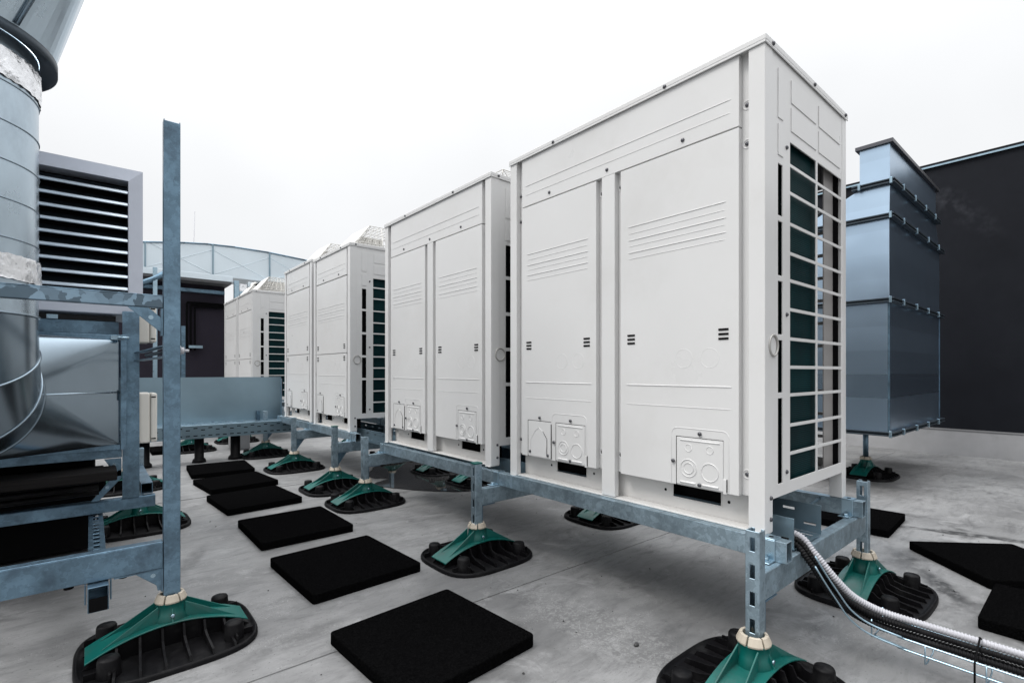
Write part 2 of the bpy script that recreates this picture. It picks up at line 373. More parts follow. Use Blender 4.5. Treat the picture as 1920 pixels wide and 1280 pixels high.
pu = MB()
pts = [(1.93, 3.90), (2.10, 3.62), (2.36, 3.36), (2.75, 3.22), (3.15, 3.32), (3.6, 3.7), (4.1, 4.5), (4.2, 5.6), (3.6, 6.4), (3.0, 6.1), (2.75, 5.5), (2.45, 5.05), (2.2, 4.8), (2.02, 4.5), (1.98, 4.35), (2.08, 4.22), (1.9, 4.12)]
def smoothpoly(p, k=4):
    out = []; n = len(p)
    for i in range(n):
        a, b, c, d = [Vector(p[(i + j - 1) % n]) for j in range(4)]
        for t in range(k):
            t /= k; q = .5 * ((2 * b) + (c - a) * t + (2 * a - 5 * b + 4 * c - d) * t * t + (3 * b - a - 3 * c + d) * t ** 3)
            out.append((q.x + random.uniform(-.01, .01), q.y + random.uniform(-.01, .01)))
    return out
pp = smoothpoly(pts); pu.add([(x, y, .006) for x, y in pp], [list(range(len(pp)))])
tag(pu.build('puddle', M['water']), kind='structure')

# ------------------------------------------------------------------ condenser units
UD = .82
def screw_mesh():
    b = MB(); b.lathe([(.0078, 0), (.0078, -.003), (.0045, -.0062), (.002, -.0062)], n=8, axis='x'); return b
def dimple(b, y, z, x): b.lathe([(.019, x - .0005), (.0155, x - .003), (.012, x + .0)], c=(0, y, z), n=14, axis='x', cap=False)
SCREW = None
def screws(parent, pos):
    global SCREW
    for p, face in pos:
        if SCREW is None:
            o = screw_mesh().build('screw', M['screw'], parent); SCREW = o
        else:
            o = SCREW.copy(); COL.objects.link(o); o.parent = parent
        o.location = p; o.rotation_euler = (0, 0, 0 if face == 'x' else pi / 2)

def ringx(b, y, z, r, x, w=.0016, n=24, sy=1):
    b.tube([(x, y + r * cos(2 * pi * i / n) * sy, z + r * sin(2 * pi * i / n)) for i in range(n)], w, 5, closed=True)
def rib(b, y0, y1, z, x, r=.0022, h=None):      # embossed line
    b.tube([(x + .0012, y0, z), (x, y0 + .012, z), (x, y1 - .012, z), (x + .0012, y1, z)], r, 6)

def side_plate(mirror=False, back=False):
    xs = [.0, .11, .15, .215, .47, .49, .762, .82]
    bars = [.355 - .103, .355, .465, .566, .669, .776, .881, .98, 1.087, 1.20, 1.301]
    slots = [(.155, .456), (.476, .661), (.681, .869), (.889, 1.08), (1.10, 1.282)]
    zb = {.11, .155, 1.385, 1.662}
    for t in bars: zb |= {round(t - .006, 4), round(t + .006, 4)}
    for a, c in slots: zb |= {a, c}
    zb = sorted(zb); holes = set()
    for j in range(len(zb) - 1):
        zc = (zb[j] + zb[j + 1]) / 2
        if any(a < zc < c for a, c in slots): holes.add((1, j))
        if .155 < zc < 1.385 and not any(abs(zc - t) < .006 for t in bars): holes |= {(3, j), (5, j)}
    return xs, zb, holes

def make_unit(W, wide, name, label):
    root = empty(name, label=label, cat='air conditioner', group='outdoor condenser units in a row along the roof')
    D = UD; mid0, mid1 = .631, .702
    # shell: recess sheet, plinth, floor pan, inside
    b = MB()
    b.box(.030, .036, .046, W - .046, .115, 1.66)                      # recessed front sheet
    for y in (.070, W - .070):
        pass
    for z in (1.485, 1.349, .19) if wide else (1.485, 1.30, .75, .19):
        dimple(b, .072, z, .030); dimple(b, W - .055, z, .030)
    if wide:
        for z in (1.35, .19):
            for y in (.618, .722): dimple(b, y, z, .030)
    b.build('shell', M['paint'], root, bevel=.001)
    b = MB(); b.box(.06, D - .01, .012, W - .012, .112, .124); b.build('floor_pan', M['interior'], root)  # pan coloured dark to deepen the shade under the unit
    p = MB()
    if wide:
        ys = [.05, .185, .385, .845, 1.04, W - .05]; zz = [.006, .05, .101, .1135]
        p.plate(ys, zz, {(1, 1), (3, 1)}, 'x', .064, .068)
    else:
        ys = [.05, .14, .30, W - .34, W - .16, W - .05]; zz = [.006, .05, .101, .1135]
        p.plate(ys, zz, {(1, 1), (3, 1)}, 'x', .064, .068)
    p.box(.004, .068, .058, W - .056, .0, .006)
    # rolled lips round the pallet openings
    for i in (1, 3):
        y0, y1 = ys[i], ys[i + 1]
        for (a0, a1, c0, c1) in ((y0 - .004, y1 + .004, .046, .050), (y0 - .004, y1 + .004, .101, .105)): p.box(.0615, .0638, a0, a1, c0, c1)
        for a in (y0 - .004, y1): p.box(.0615, .0638, a, a + .004, .050, .101)
    p.build('plinth', M['paint2'], root, bevel=.001)
    pb = MB(); 
    pb.box(.12, .124, .06, W - .06, .01, .11)  # black sheet stands for the dark behind the openings
    for y in ((.155, .42, .80, 1.08) if wide else (.1, .33, W - .37, W - .12)): pb.lathe([(.006, .0634), (.006, .0638)], c=(0, y, .075 if y > .5 else .07), n=8, axis='x')
    pb.build('plinth_dark_sheet', M['black'], root)
    # corner posts (each foot reaches the beam)
    for k, (x0, x1, y0, y1) in enumerate(((0, .062, 0, .052), (0, .062, W - .052, W), (D - .05, D, 0, .05), (D - .05, D, W - .05, W))):
        q = MB()
        t = .004
        if k == 0: q.prism([(x0, y1), (x0, y0), (x1, y0), (x1, y0 + t), (x0 + t, y0 + t), (x0 + t, y1), (x0 + .0295, y1), (x0 + .0295, y1 + .003), (x0, y1 + .003)], 'z', 0, 1.662)
        elif k == 1: q.prism([(x0, y0), (x0 + .0295, y0), (x0 + .0295, y0 + t), (x0 + t, y0 + t), (x0 + t, y1 - t), (x1, y1 - t), (x1, y1), (x0, y1)], 'z', 0, 1.662)
        else: q.box(x0, x1, y0, y1, 0, 1.662)
        if k < 2: q.box(x0 - .008, x1, y0 + .003, y1 - .003, -.0045, -.0005)
        q.build('corner_post', M['paint'], root, bevel=.0022, seg=2)
    if wide:
        q = MB(); q.box(.001, .0295, mid0, mid1, .008, 1.408); q.build('middle_post', M['paint'], root, bevel=.002, seg=2)
        panels = [(.090, .600, 1.405, .115), (.736, 1.240, 1.405, .115)]
    else:
        panels = [(.085, W - .072, 1.40, .706), (.085, W - .072, .700, .115)]
    # top front panel
    ya, yb = (.090, 1.240) if wide else (.085, W - .072)
    q = MB(); q.box(.004, .0295, ya, yb, 1.411, 1.660)
    rib(q, ya + .028, yb - .025, 1.515, .004); rib(q, ya + .028, yb - .025, 1.448 + .02, .004, .0016)
    q.build('top_panel', M['paint'], root, bevel=.003, seg=2)
    sp = [((.004, y, 1.437), 'x') for y in ((.307, .675, 1.036) if wide else (.27, .66))]
    # big front panels
    vents = []
    for n, (y0, y1, z1, z0) in enumerate(panels):
        q = MB(); q.box(.003, .0295, y0, y1, z0, z1)
        X = .003; a, c = y0 + .045, y1 - .04
        lo = wide or n == 1; hi = wide or n == 0
        if hi:
            for z in (1.157, 1.128, 1.100, 1.075, 1.048, 1.022): rib(q, a, c, z, X, .0024 if round(z * 1000) in (1157, 1100, 1048) else .0015)
            if wide: vents += [(y0 + .055, .685), (y1 - .055, .685)]
            else: vents += [(y0 + .05, .765), (y1 - .05, .765)]
        if not wide and n == 1: vents += [(y0 + .05, .655), (y1 - .05, .655)]
        if lo:
            rib(q, a - .02, c + .01, .495, X, .0026); rib(q, a - .02, c + .01, .415, X, .0016)
            zc = .60 if wide else .58
            cc = (y0 + .108, y0 + .213) if wide else (y0 + .14, y0 + .24)
            for y in cc: ringx(q, y, zc, .036, X + .0007, .0015)
            # surround of the cable plates
            def surround(u0, u1, v0, v1):
                r = .025; P = [(u0, v0)]
                for k in range(5): t = pi - (pi / 2) * k / 4; P.append((u0 + r + r * cos(t), v1 - r + r * sin(t)))
                for k in range(5): t = pi / 2 - (pi / 2) * k / 4; P.append((u1 - r + r * cos(t), v1 - r + r * sin(t)))
                P.append((u1, v0)); q.tube([(X + .0005, u, v) for u, v in P], .0022, 5)
            if n == 0 or not wide: surround(y0 + .035, y0 + .265, .12, .335)
            if n == 1 and wide: surround(y0 + .055, y0 + .28, .12, .345)
        q.build('front_panel', M['paint'], root, bevel=.003, seg=2)
    for (y, z) in vents:
        v = MB()
        for k in (-1, 0, 1): v.box(.0008, .0031, y - .0185, y + .0185, z + k * .0165 - .0038, z + k * .0165 + .0038)
        v.build('vent_slots', M['black'], root)  # raised black strips stand for the dark inside of cut slots
    # cable entry plates
    def cable_plate(y0, kind):
        X = .0006
        if kind == 'double':
            q = MB(); w = .185
            q.box(-.0015, X + .002, y0, y0 + w, .120, .300)
            q.box(-.0015, X + .002, y0 - .012, y0 + .0, .112, .165)
            for yy, zz, r in ((y0 + .135, .185, .033), (y0 + .050, .180, .033), (y0 + .135, .185, .020)): ringx(q, yy, zz, r, -.0018, .0024)
            for yy in (y0 + .135, y0 + .05): ringx(q, yy, .262, .014, -.0018, .0018, 14)
            for yy in (y0 + .048, y0 + .138): q.tube([(-.0015, yy - .032, .130), (-.0015, yy + .032, .130)], .0045, 6)
            q.tube([(-.0015, y0 + .012, .29), (-.0015, y0 + .17, .29)], .003, 6)
            o = q.build('cable_plate', M['paint'], root, bevel=.0012)
            d = MB()
            d.box(-.0004, .0028, y0 + w, y0 + w + .0028, .116, .303); d.box(-.0004, .0028, y0, y0 + w, .300, .3024); d.box(-.0004, .0028, y0 - .0144, y0 - .012, .12, .165)
            d.build('plate_gap', M['black'], o)
            screws(root, [((-.0002, y0 + .09, .318), 'x'), ((-.0002, y0 + w + .016, .205), 'x'), ((-.0015, y0 + .09, .128), 'x')])
        else:
            q = MB(); w = .165
            q.box(-.0008, X + .002, y0, y0 + w, .120, .300)
            P = [(y0 + .03, .14), (y0 + .03, .215), (y0 + .06, .252), (y0 + .085, .268), (y0 + .11, .252), (y0 + .145, .205), (y0 + .145, .15)]
            q.tube([(-.001, u, v) for u, v in P], .0018, 5)
            o = q.build('cable_plate', M['paint'], root, bevel=.0012)
            d = MB()
            d.box(-.0004, .0028, y0 + w, y0 + w + .0028, .116, .303); d.box(-.0004, .0028, y0, y0 + w, .300, .3024); d.box(-.0004, .0028, y0 - .0028, y0, .12, .29)
            for (u0, v0), (u1, v1) in zip(P[:3], P[1:3]): d.tube([(-.0016, u0 - .004, v0), (-.0016, u1 - .004, v1)], .0013, 4)
            d.build('plate_gap', M['black'], o)
            screws(root, [((-.0002, y0 + .08, .318), 'x'), ((-.0008, y0 + .02, .135), 'x'), ((-.0008, y0 + .15, .142), 'x')])
    if wide: cable_plate(.145, 'double'); cable_plate(.800, 'double'); cable_plate(1.022, 'single')
    else: cable_plate(.135, 'double'); cable_plate(W - .27, 'single')
    # ends with grilles, back grille
    xs, zb, holes = side_plate()
    def shift(xx): return [v if v > 0 else .062 for v in xx]
    for (ya_, yb_) in ((.002, .0065), (W - .0065, W - .002)):
        q = MB(); xx = [.058, .11, .15, .215, .470, .486, .766, .79]
        q.plate(xx, zb, holes, 'y', ya_, yb_)
        s = -1 if ya_ < W / 2 else 1; yo = ya_ if s < 0 else yb_
        e = sorted((yo, yo + s * .0030))
        for (x0, x1, z0, z1) in ((.108, .150, 1.44, 1.615), (.108, .150, 1.31, 1.42), (.222, .466, 1.528, 1.612), (.222, .466, 1.425, 1.512), (.494, .742, 1.528, 1.612), (.494, .742, 1.425, 1.512)):
            q.box(x0, x1, e[0], e[1], z0, z1)
        q.build('end_grille', M['paint'], root, bevel=.0018, seg=2)
        c = MB(); yc = sorted((yo - s * .020, yo - s * .036))
        c.box(.19, .545, yc[0], yc[1], .13, 1.40); c.build('coil', M['coil'], root)
        d = MB(); d.box(.10, .195, *sorted((yo - s * .03, yo - s * .035)), .12, 1.5)  # black plate stands for the dark interior seen through the slots
        for k in range(26): d.tube([(.125, yo - s * .024, .16 + k * .045), (.137, yo - s * .020, .17 + k * .045), (.125, yo - s * .024, .185 + k * .045)], .004, 5)
        d.build('bends_and_dark_plate', M['black'], root)
        g = MB(); g.box(.646, .755, *sorted((yo - s * .030, yo - s * .034)), .125, 1.655); g.build('inner_post', M['innergrey'], root)
        g = MB(); g.box(.757, .768, *sorted((yo - s * .012, yo - s * .034)), .125, 1.655); g.build('dark_upright', M['black'], root)
        for (x, z) in ((.18, .19), (.18, 1.36), (.18, .76)):
            pass
        sy = yo
        screws(root, [((.182, sy - .0 if s < 0 else sy, z), 'y' if s < 0 else 'y') for z in (1.355, .755, .19)] + [((.045, 0 if s < 0 else W, z), 'y') for z in (.118, .045)])
        if s < 0:
            t = MB(); t.tube([(.066 + .034 * cos(2 * pi * i / 28), sy - .003, .64 + .036 * sin(2 * pi * i / 28)) for i in range(28)], .0042, 6, closed=True)
            t.build('round_emblem_ring', M['wire'], root)
    # back grille: cells either side of a centre stile
    nb = 3 if wide else 2
    ys = [.05]; 
    for k in range(nb):
        y0 = .06 + (W - .12) * k / nb; y1 = .06 + (W - .12) * (k + 1) / nb
        ys += [round(y0 + .004, 4), round(y1 - .012, 4)]
    ys.append(W - .05)
    zz = [.11]; 
    for k in range(12): z0 = .155 + 1.23 * k / 12; zz += [round(z0 + .007, 4), round(z0 + 1.23 / 12 - .007, 4)]
    zz.append(1.662)
    q = MB(); q.plate(ys, zz, {(i, j) for i in range(1, len(ys) - 1, 2) for j in range(1, len(zz) - 1, 2)}, 'x', D - .010, D - .001)
    q.build('back_grille', M['paint'], root)
    c = MB(); c.box(D - .075, D - .055, .17, W - .15, .13, 1.50); c.build('coil', M['coil'], root)
    n_ = MB(); n_.box(.05, D - .10, W * .5, W * .5 + .01, .13, 1.64); n_.box(.066, .070, .05, W - .05, .125, 1.655); n_.build('inner_wall', M['interior'], root)
    # cap
    q = MB(); q.box(-.006, D + .006, -.006, W + .006, 1.665, 1.684); q.box(.03, D - .03, .03, W - .03, 1.660, 1.667)
    q.box(-.006, D + .006, -.006, -.002, 1.655, 1.666); q.box(-.006, -.002, -.006, W + .006, 1.655, 1.666)
    q.build('top_cover', M['paint'], root, bevel=.0022)
    screws(root, [((-.006, y, 1.670), 'x') for y in ((.38, 1.0) if wide else (.2, .72))] + [((x, -.006, 1.670), 'y') for x in (.05, .43, .79)])
    # fan guards
    fans = [(.03, W / 2 - .02), (W / 2 + .02, W - .03)] if wide else [(.04, W - .04)]
    for (y0, y1) in fans:
        h = .135 if wide else .235; zb0 = 1.684
        ins = .24 if wide else .20
        A = [(.11, y0), (.76, y0), (.76, y1), (.11, y1)]; Bq = [(.11 + ins, y0 + ins), (.76 - ins * .8, y0 + ins), (.76 - ins * .8, y1 - ins), (.11 + ins, y1 - ins)]
        if not wide: Bq = [(.28, y0 + .15), (.60, y0 + .15), (.60, y1 - .28), (.28, y1 - .28)]
        zl = zb0 + (.05 if wide else .03)
        g = MB(); r = .0022
        for P, z in ((A, zl), (Bq, zb0 + h), (A, zb0 + .006)):
            g.tube([(x, y, z) for x, y in P], .0035, 5, closed=True)
        for (x, y) in A: g.tube([(x, y, zb0), (x, y, zl)], .004, 5)
        for k in range(4):
            a0, a1, b0, b1 = [Vector((*v, 0)) for v in (A[k], A[(k + 1) % 4], Bq[k], Bq[(k + 1) % 4])]
            n = 9
            for i in range(n + 1):
                t = i / n; p = a0.lerp(a1, t); s_ = b0.lerp(b1, t)
                g.tube([(p.x, p.y, zb0), (p.x, p.y, zl), (s_.x, s_.y, zb0 + h)], r, 4)
            for f in (.25, .5, .75):
                p = a0.lerp(b0, f); s_ = a1.lerp(b1, f); z = zl + (zb0 + h - zl) * f
                g.tube([(p.x, p.y, z), (s_.x, s_.y, z)], r, 4)
        for i in range(1, 7):
            t = i / 7; p = Vector(Bq[0]).lerp(Vector(Bq[1]), t); s_ = Vector(Bq[3]).lerp(Vector(Bq[2]), t)
            g.tube([(p.x, p.y, zb0 + h), (s_.x, s_.y, zb0 + h)], r, 4)
            p = Vector(Bq[0]).lerp(Vector(Bq[3]), t); s_ = Vector(Bq[1]).lerp(Vector(Bq[2]), t)
            g.tube([(p.x, p.y, zb0 + h), (s_.x, s_.y, zb0 + h)], r, 4)
        g.build('fan_guard', M['wire'], root)
        bw = MB(); cy = (y0 + y1) / 2; R = min(.29, (y1 - y0) / 2 - .03)
        bw.lathe([(R + .03, 1.684), (R, 1.70), (R - .012, 1.715), (R - .02, 1.69)], c=(.435, cy, 0), n=28, cap=False)
        bw.lathe([(.07, 1.69), (.07, 1.712)], c=(.435, cy, 0), n=16)
        bw.build('fan_ring', M['white'], root)
        if not wide:      # solid shroud sheet on the far and front slopes of the guard
            s1 = MB(); e = .008
            a, b_, c_, d_ = (.095, y0 + .22, zb0 + .002), (.095, y1 + .01, zb0 + .002), (.272, y1 - .27, zb0 + h + e), (.272, y0 + .16, zb0 + h + e)
            s1.hexa([a, (a[0] + .01, a[1], a[2]), (b_[0] + .01, b_[1], b_[2]), b_], [d_, (d_[0] + .01, d_[1], d_[2]), (c_[0] + .01, c_[1], c_[2]), c_])
            a, b_, c_, d_ = (.095, y1 + .01, zb0 + .002), (.70, y1 + .01, zb0 + .002), (.60, y1 - .27, zb0 + h + e), (.272, y1 - .27, zb0 + h + e)
            s1.hexa([a, b_, (b_[0], b_[1] - .01, b_[2]), (a[0], a[1] - .01, a[2])], [d_, c_, (c_[0], c_[1] - .01, c_[2]), (d_[0], d_[1] - .01, d_[2])])
            s1.build('fan_shroud', M['white'], root)
    # screws on the recessed strips
    rec = []
    for z in ((1.485, 1.349, .19) if wide else (1.485, 1.30, .75, .19)): rec += [((.030, .072, z), 'x'), ((.030, W - .055, z), 'x')]
    if wide:
        for z in (1.35, .19): rec += [((.030, .618, z), 'x'), ((.030, .722, z), 'x')]
    screws(root, rec + sp)
    bpy.context.view_layer.update()
    return root

def place(o, x, y, z, sz=1.0): o.location = (x, y, z); o.scale = (1, 1, sz)
u1 = make_unit(1.332, True, 'condenser_unit', 'nearest and largest wide cream condenser unit with teal coil behind its end grille')
place(u1, 1.732, .734, .431)
def relabel(src, label):
    c = copy_tree(src); c['label'] = label; return c
u2 = relabel(u1, 'second wide cream condenser unit, standing between the nearest unit and the narrow ones')
place(u2, 1.732, 2.236, .446, .990)
u3 = make_unit(.93, False, 'condenser_unit', 'narrow cream condenser unit with white fan shroud, right one of the pair above the middle stone mats')
place(u3, 1.732, 4.246, .458, .984)
u4 = relabel(u3, 'narrow cream condenser unit touching the metal windscreen sheet, left of its twin')
place(u4, 1.732, 5.24, .466, .995)
u3['label'] = 'narrow cream condenser unit standing third from the camera, right one of the middle pair'
u5 = relabel(u3, 'distant narrow cream condenser unit showing its end grille behind the metal sheet')
place(u5, 1.732, 7.70, .47, .990)
u6 = relabel(u3, 'farthest narrow cream condenser unit, beside the dark plum wall behind the metal sheet')
place(u6, 1.732, 8.68, .47, .990)

# ------------------------------------------------------------------ support feet
def superell(a, b, n=5., k=64): 
    P = []
    for i in range(k):
        t = 2 * pi * i / k; c, s = cos(t), sin(t)
        P.append((a * abs(c) ** (2 / n) * (1 if c > 0 else -1), b * abs(s) ** (2 / n) * (1 if s > 0 else -1)))
    return P
def make_foot(label):
    root = empty('support_foot', label=label, cat='support foot', group='black and green rubber support feet under the frames')
    b = MB(); k = 64
    rings = [(1.0, 0), (1.0, .014), (.985, .022), (.965, .022), (.955, .014), (.90, .013), (.0001, .016)]
    V = []
    for sc_, z in rings:
        V += [(x * sc_, y * sc_, z) for x, y in superell(.268, .242, 3.4, k)]
    F = []
    for j in range(len(rings) - 1):
        for i in range(k): F.append((j * k + i, j * k + (i + 1) % k, (j + 1) * k + (i + 1) % k, (j + 1) * k + i))
    b.add(V, F, True)
    base = b.build('rubber_base', M['rubber'], root)
    # ribs
    r = MB()
    def arch(x): return .098 - .058 * (x / .235) ** 2
    for x in (-.15, -.09, -.03, .03, .09, .15):
        for s in (-1, 1):
            h = arch(x) - .006; e = x * 1.12
            t = .0035
            pr = [(0.03, .012), (.03, h), (.075, h - .004), (.088, .052), (.125, .040), (.205, .030), (.215, .012)]
            vs = []
            for (yy, z) in pr:
                xx = x + (e - x) * (yy / .2)
                vs += [(xx - t, s * yy, z), (xx + t, s * yy, z)]
            n = len(pr); F = [[2 * i for i in range(n)], [2 * i + 1 for i in range(n)][::-1]]
            for i in range(n): j = (i + 1) % n; F.append([2 * i, 2 * j, 2 * j + 1, 2 * i + 1])
            r.add(vs, F)
    for s in (-1, 1):
        for yy in (-.05, .05):       # end teeth
            r.prism([(s * .20, .012), (s * .20, .04), (s * .245, .014)] if s > 0 else [(s * .20, .012), (s * .245, .014), (s * .20, .04)], 'y', yy - .003, yy + .003)
        for yy in (-.13, .13):
            r.box(s * .19, s * .24, yy - .003, yy + .003, .012, .034)
            r.prism([(s * .19, .012), (s * .19, .05), (s * .19 + .0, .012)], 'y', yy, yy + .002)
    r.build('rib', M['rubber'], root)
    for sx in (-1, 1):
        for sy in (-1, 1):
            c = MB(); c.lathe([(.033, .012), (.030, .066), (.027, .072), (.0, .073)], c=(sx * .178, sy * .135, 0), n=20, cap=False)
            c.box(sx * .178 - .003, sx * .178 + .003, *sorted((sy * .135 + sy * .02, sy * .135 + sy * .055)), .012, .04)
            c.build('rubber_stud', M['rubber'], root)
    # rubber hump below the arch
    hb = MB(); n = 16
    P = [(-.225 + .45 * i / n, arch(-.225 + .45 * i / n) - .008) for i in range(n + 1)] + [(.225, .012), (-.225, .012)]
    hb.prism(P, 'y', -.048, .048); hb.build('rubber_hump', M['rubber'], root)
    # green arch
    g = MB(); n = 20; w = .066
    for i in range(n):
        x0 = -.238 + .476 * i / n; x1 = -.238 + .476 * (i + 1) / n
        z0, z1 = arch(x0), arch(x1)
        g.add([(x0, -w, z0), (x1, -w, z1), (x1, w, z1), (x0, w, z0), (x0, -w, z0 - .005), (x1, -w, z1 - .005), (x1, w, z1 - .005), (x0, w, z0 - .005)],
              [(0, 1, 2, 3), (7, 6, 5, 4), (0, 4, 5, 1), (2, 6, 7, 3)] + ([(0, 3, 7, 4)] if i == 0 else []) + ([(1, 5, 6, 2)] if i == n - 1 else []), False)
    g.lathe([(.062, .088), (.048, .120), (.044, .152), (.048, .157)], n=20, cap=True)
    t = .0025
    for s in (-1, 1):
        for e in (-1, 1):    # splayed webs from the socket down to the arch ends
            a = Vector((s * .040, e * .030, .152)); b_ = Vector((s * .200, e * .040, arch(.2) + .001)); m_ = Vector((s * .040, e * .030, .095)); q_ = Vector((s * .12, e * .037, arch(.12)))
            vs = [(p.x, p.y + d, p.z) for p in (a, b_, q_, m_) for d in (-t, t)]
            g.add(vs, [(0, 2, 4, 6), (7, 5, 3, 1), (0, 1, 3, 2), (2, 3, 5, 4), (4, 5, 7, 6), (6, 7, 1, 0)])
        g.prism([(s * .04, .09), (s * .040, .152), (s * .064, .096)], 'x', -t, t)
    g.build('green_arch', M['green'], root, bevel=.0012)
    c = MB()
    for k in range(6):
        a0 = 2 * pi * (k + .06) / 6; a1 = 2 * pi * (k + .94) / 6
        V = []
        for (rr, z) in ((.049, .156), (.050, .162), (.040, .184), (.031, .184), (.031, .156)):
            for i in range(4): a = a0 + (a1 - a0) * i / 3; V.append((rr * cos(a), rr * sin(a), z))
        F = [(j * 4 + i, j * 4 + i + 1, ((j + 1) % 5) * 4 + i + 1, ((j + 1) % 5) * 4 + i) for j in range(5) for i in range(3)]
        F += [[0, 4, 8, 12, 16], [3, 19, 15, 11, 7]]
        c.add(V, F)
    c.build('collar', M['cream'], root, bevel=.0015)
    bl = MB(); bl.lathe([(.007, 0), (.007, -.004), (.004, -.005)], c=(0, -.056, .118), n=8, axis='y'); bl.build('bolt', M['zinc'], root)
    bpy.context.view_layer.update()
    return root

FX, BX = 1.56, 2.64
feet = [  # x, y, label
    (FX - .01, .69, 'support foot cut off by the bottom edge, under the nearest slotted post'),
    (BX, .69, 'green arched support foot between the near frame end and the white conduit'),
    (FX + .01, 2.15, 'support foot right of the second rubber mat, under a slotted post with green cap'),
    (BX + .03, 2.16, 'support foot seen under the beam of the nearest condenser unit'),
    (FX + .01, 3.56, 'right one of two neighbouring support feet where the two unit frames meet'),
    (BX, 3.60, 'support foot in shade behind the wide units, right one of two by the puddle'),
    (FX + .01, 4.16, 'left one of two neighbouring support feet where the two unit frames meet'),
    (BX, 4.22, 'support foot in shade behind the wide units, left one of two by the puddle'),
    (FX + .01, 5.26, 'support foot beside the farther rubber mats, under a plain front post'),
    (BX, 5.26, 'shaded support foot at the rear of the narrow units'),
    (FX + .01, 6.34, 'dark support foot beneath the perforated cross tray'),
    (BX, 6.34, 'rear support foot beneath the far end of the narrow units'),
    (.222, 2.18, 'large support foot at lower left under the tall galvanised post'),
    (.235, 3.92, 'support foot behind the tall galvanised post, partly hidden by the low beams'),
    (.24, 5.25, 'small distant support foot just right of the inner left post'),
    (.95, 7.3, 'shaded support foot under the tray behind the farthest mat'),
    (5.6, 1.45, 'black support foot under the square metal duct stack'),
    (FX + .01, 7.85, 'support foot under the near end of the two distant units'),
]
foot0 = None
for (x, y, lab) in feet:
    if foot0 is None: foot0 = make_foot(lab); f = foot0
    else: f = copy_tree(foot0); f['label'] = lab
    f.location = (x, y, 0)

# ------------------------------------------------------------------ steel frames
def slotted_post(x, y, z0, z1, parent, face='x', m='galvlight', cap=False, name='post', size=.042):
    """C channel: slotted web facing -x, side flanges"""
    b = MB(); h = size / 2; t = .003; L = z1 - z0
    n = max(1, int(L / .075)); zz = [0]; holes = set()
    p = L / n
    for k in range(n): zz += [k * p + p * .25, k * p + p * .75]
    zz.append(L)
    b.plate([-h, -.0075, .0075, h], zz, {(1, j) for j in range(1, len(zz) - 1, 2)}, 'x', -h, -h + t)
    b.box(-h + t, h, -h, -h + t, 0, L); b.box(-h + t, h, h - t, h, 0, L)
    b.box(h - t, h, -h + t, -h + .012, 0, L); b.box(h - t, h, h - .012, h - t, 0, L)
    o = b.build(name, M[m], parent, loc=(x, y, z0), rot=(0, 0, 0), bevel=.0012)
    if cap:
        c = MB(); c.box(-h - .002, h + .002, -h - .002, h + .002, L, L + .006); c.build('post_cap', M['green'], o)
    return o
def rhs(b, x0, x1, y0, y1, z0, z1, axis, t=.003):
    """hollow section along axis"""
    if axis == 'y': o = [(x0, z0), (x1, z0), (x1, z1), (x0, z1)]
    elif axis == 'x': o = [(y0, z0), (y1, z0), (y1, z1), (y0, z1)]
    i = [(o[0][0] + t, o[0][1] + t), (o[1][0] - t, o[1][1] + t), (o[2][0] - t, o[2][1] - t), (o[3][0] + t, o[3][1] - t)]
    a, c = (y0, y1) if axis == 'y' else (x0, x1)
    P = (lambda p, s: (p[0], s, p[1])) if axis == 'y' else (lambda p, s: (s, p[0], p[1]))
    V = [P(p, s) for s in (a, c) for p in o + i]
    F = []
    for k in range(4):
        j = (k + 1) % 4
        F += [(k, j, 8 + j, 8 + k), (4 + k, 12 + k, 12 + j, 4 + j), (k, 4 + k, 4 + j, j), (8 + k, 8 + j, 12 + j, 12 + k)]
    b.add(V, F)
def bolt(b, x, y, z, r=.011):
    b.lathe([(r * 1.4, z), (r * 1.4, z + .002)], c=(x, y, 0), n=14); b.lathe([(r, z + .002), (r, z + .010)], c=(x, y, 0), n=6)
BT, BB = .444, .376           # long beams top / bottom
